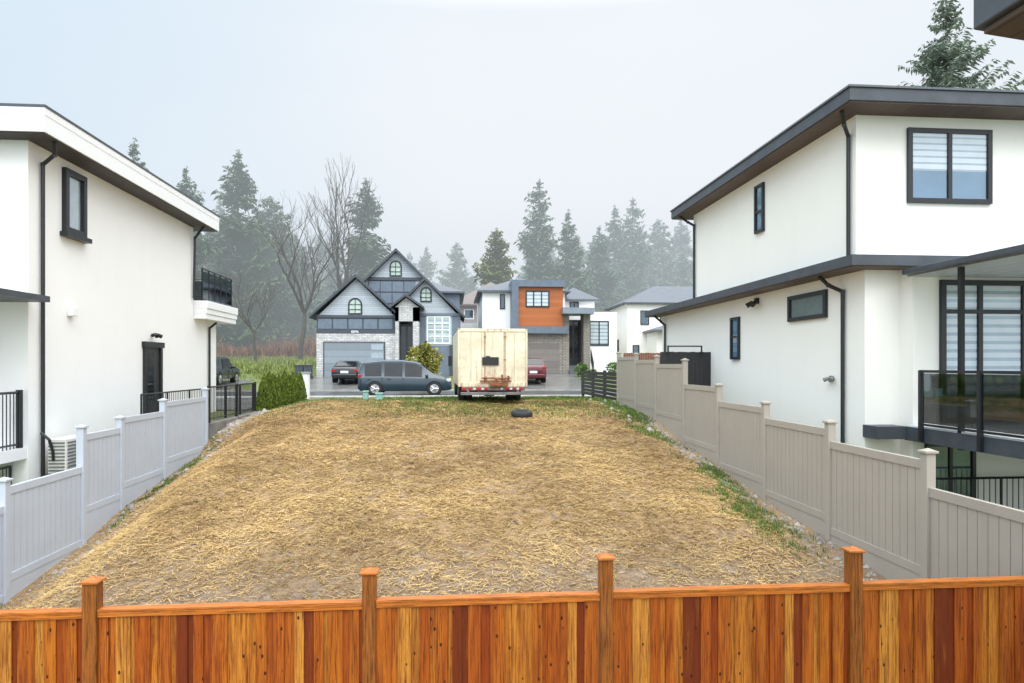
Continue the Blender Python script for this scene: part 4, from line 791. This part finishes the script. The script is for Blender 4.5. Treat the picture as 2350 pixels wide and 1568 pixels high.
def vn(T,x,y):
    xi=np.floor(x).astype(int); yi=np.floor(y).astype(int); fx=x-xi; fy=y-yi; fx=fx*fx*(3-2*fx); fy=fy*fy*(3-2*fy); q=lambda a,b:T[a%128,b%128]
    return (q(xi,yi)*(1-fx)+q(xi+1,yi)*fx)*(1-fy)+(q(xi,yi+1)*(1-fx)+q(xi+1,yi+1)*fx)*fy
fbm=lambda x,y: (vn(_T[0],x*.7+9,y*.5+3)*.25+vn(_T[1],x*1.9,y*1.6)*.3+vn(_T[2],x*4.6,y*4.2)*.25+vn(_T[3],x*10.7,y*10.1)*.2)
fine=lambda x,y: (vn(_T[0],x*.9+9,y*.7+3)*.15+vn(_T[1],x*2.6,y*2.1)*.25+vn(_T[2],x*5.6,y*4.6)*.3+vn(_T[3],x*11.7,y*9.1)*.3)
BRUSH=painted_haze(leafmat('russet_brush',(.12,.06,.033),(.31,.17,.10)))
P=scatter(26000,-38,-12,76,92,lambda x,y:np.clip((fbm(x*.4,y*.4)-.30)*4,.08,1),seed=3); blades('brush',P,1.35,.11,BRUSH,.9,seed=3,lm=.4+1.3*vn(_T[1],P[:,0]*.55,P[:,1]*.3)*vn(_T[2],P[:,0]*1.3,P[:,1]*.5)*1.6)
blades('field_grass',scatter(30000,-34,-11.7,50,79,lambda x,y:np.clip((fbm(x*.5,y*.5)-.35)*4,0.1,1),seed=23),.26,.07,painted_haze(leafmat('field_tufts',(.09,.12,.028),(.27,.30,.09))),.8,seed=23)
blades('undergrowth',scatter(7000,-44,-8,94,104,lambda x,y:.3+.7*(fbm(x*.4,y*.4)>.45),seed=4),3.4,.25,painted_haze(leafmat('dark_undergrowth',(.07,.075,.045),(.15,.15,.09))),.6,seed=4)
blades('undergrowth',scatter(9000,0,60,100,112,seed=14),3.5,.25,painted_haze(leafmat('misty_undergrowth',(.09,.11,.07),(.17,.19,.13))),.5,seed=14)
STRAW=leafmat('straw',(.20,.118,.042),(.70,.48,.20),.6)
def smask(x,y):
    e=np.clip((x+6.8)/1.3,.08,1)*np.clip((5.9-x)/1.1,.08,1)
    fr=np.clip((y-8.2)/3.2,.22,1); bk=np.clip((27.5-y)/4,.0,1)
    return np.clip((fine(x,y)-.27)*4.2,.2,1)*e*fr*bk
P=scatter(450000,-6.9,5.9,8,28,smask,.010,seed=5); P[:,2]+=np.random.default_rng(1).uniform(0,.03,len(P)); blades('straw',P,.10,.0066,STRAW,flat=True,seed=5)
GRASS=leafmat('grass_blades',(.05,.08,.018),(.16,.24,.05))
m1=lambda x,y: np.clip(1.1-abs(x-(5.6+.25*np.sin(y*.9)))/.6,0,1)*np.clip((fbm(x*1.4+5,y*1.1)-.50+.012*np.clip(y-13,0,8))*7,0,.9)*np.clip((y-9.5)/3,0,1)
blades('grass',scatter(120000,4.4,6.2,9,26,m1,seed=6),.06,.013,GRASS,1.0,seed=6)
m2=lambda x,y: np.clip((fbm(x*1.0+3,y*1.0)-.36)*5,0,1)*np.clip((y-19)/4,0,1)*np.clip((x+3.9)/2,0.2,1)*np.clip((30.5-y)/2,.15,1)
blades('grass',scatter(130000,-6.3,6.2,20,33,m2,seed=7),.065,.018,GRASS,.9,seed=7)
m3=lambda x,y: np.clip(1.0-abs(x+6.75)/.25,0,1)*np.clip((fbm(x*1.5,y*1.2)-.50)*5,0,.8)*np.clip((y-12)/4,.1,1)
blades('grass',scatter(30000,-7,-6.3,11,21,m3,seed=8),.055,.013,GRASS,.9,seed=8)
STN=leafmat('stones',(.13,.11,.095),(.46,.43,.39),.7)
def stones(name,P,size,seed):
    r=np.random.default_rng(seed); n=len(P); oct_=np.array([[1,0,0],[0,1,0],[-1,0,0],[0,-1,0],[0,0,.7],[0,0,-.5]],float); tr=[(0,1,4),(1,2,4),(2,3,4),(3,0,4),(1,0,5),(2,1,5),(3,2,5),(0,3,5)]
    az=r.uniform(0,6.28,n); s=size*r.pareto(3,n).clip(0,3)+size*.5
    vv=oct_[None]*(r.uniform(.6,1.3,(n,6,3)))*s[:,None,None]; c,sn=np.cos(az)[:,None],np.sin(az)[:,None]; X_=vv[...,0]*c-vv[...,1]*sn; Y_=vv[...,0]*sn+vv[...,1]*c; vv=np.stack([X_,Y_,vv[...,2]],-1)+P[:,None]
    fs=(np.arange(n)[:,None,None]*6+np.array(tr)[None]).reshape(-1,3); me=bpy.data.meshes.new(name); me.from_pydata(vv.reshape(-1,3).tolist(),[],fs.tolist()); me.materials.append(STN); o=bpy.data.objects.new(name,me); COL.objects.link(o); o['kind']='stuff'
stones('gravel',scatter(5000,-7,6.2,8,27,lambda x,y:.5+.5*(abs(x)>4),seed=9),.013,9)
stones('gravel',scatter(2200,5.6,6.25,9,25,seed=10),.025,10)
stones('gravel',scatter(1500,-6.95,-6.3,11,25,seed=11),.025,11)
stones('gravel',scatter(200,5.0,6.2,17,26,seed=12),.05,12)
stones('gravel',scatter(140,-6.9,-6.4,19,25,seed=15),.05,15)
print('done')
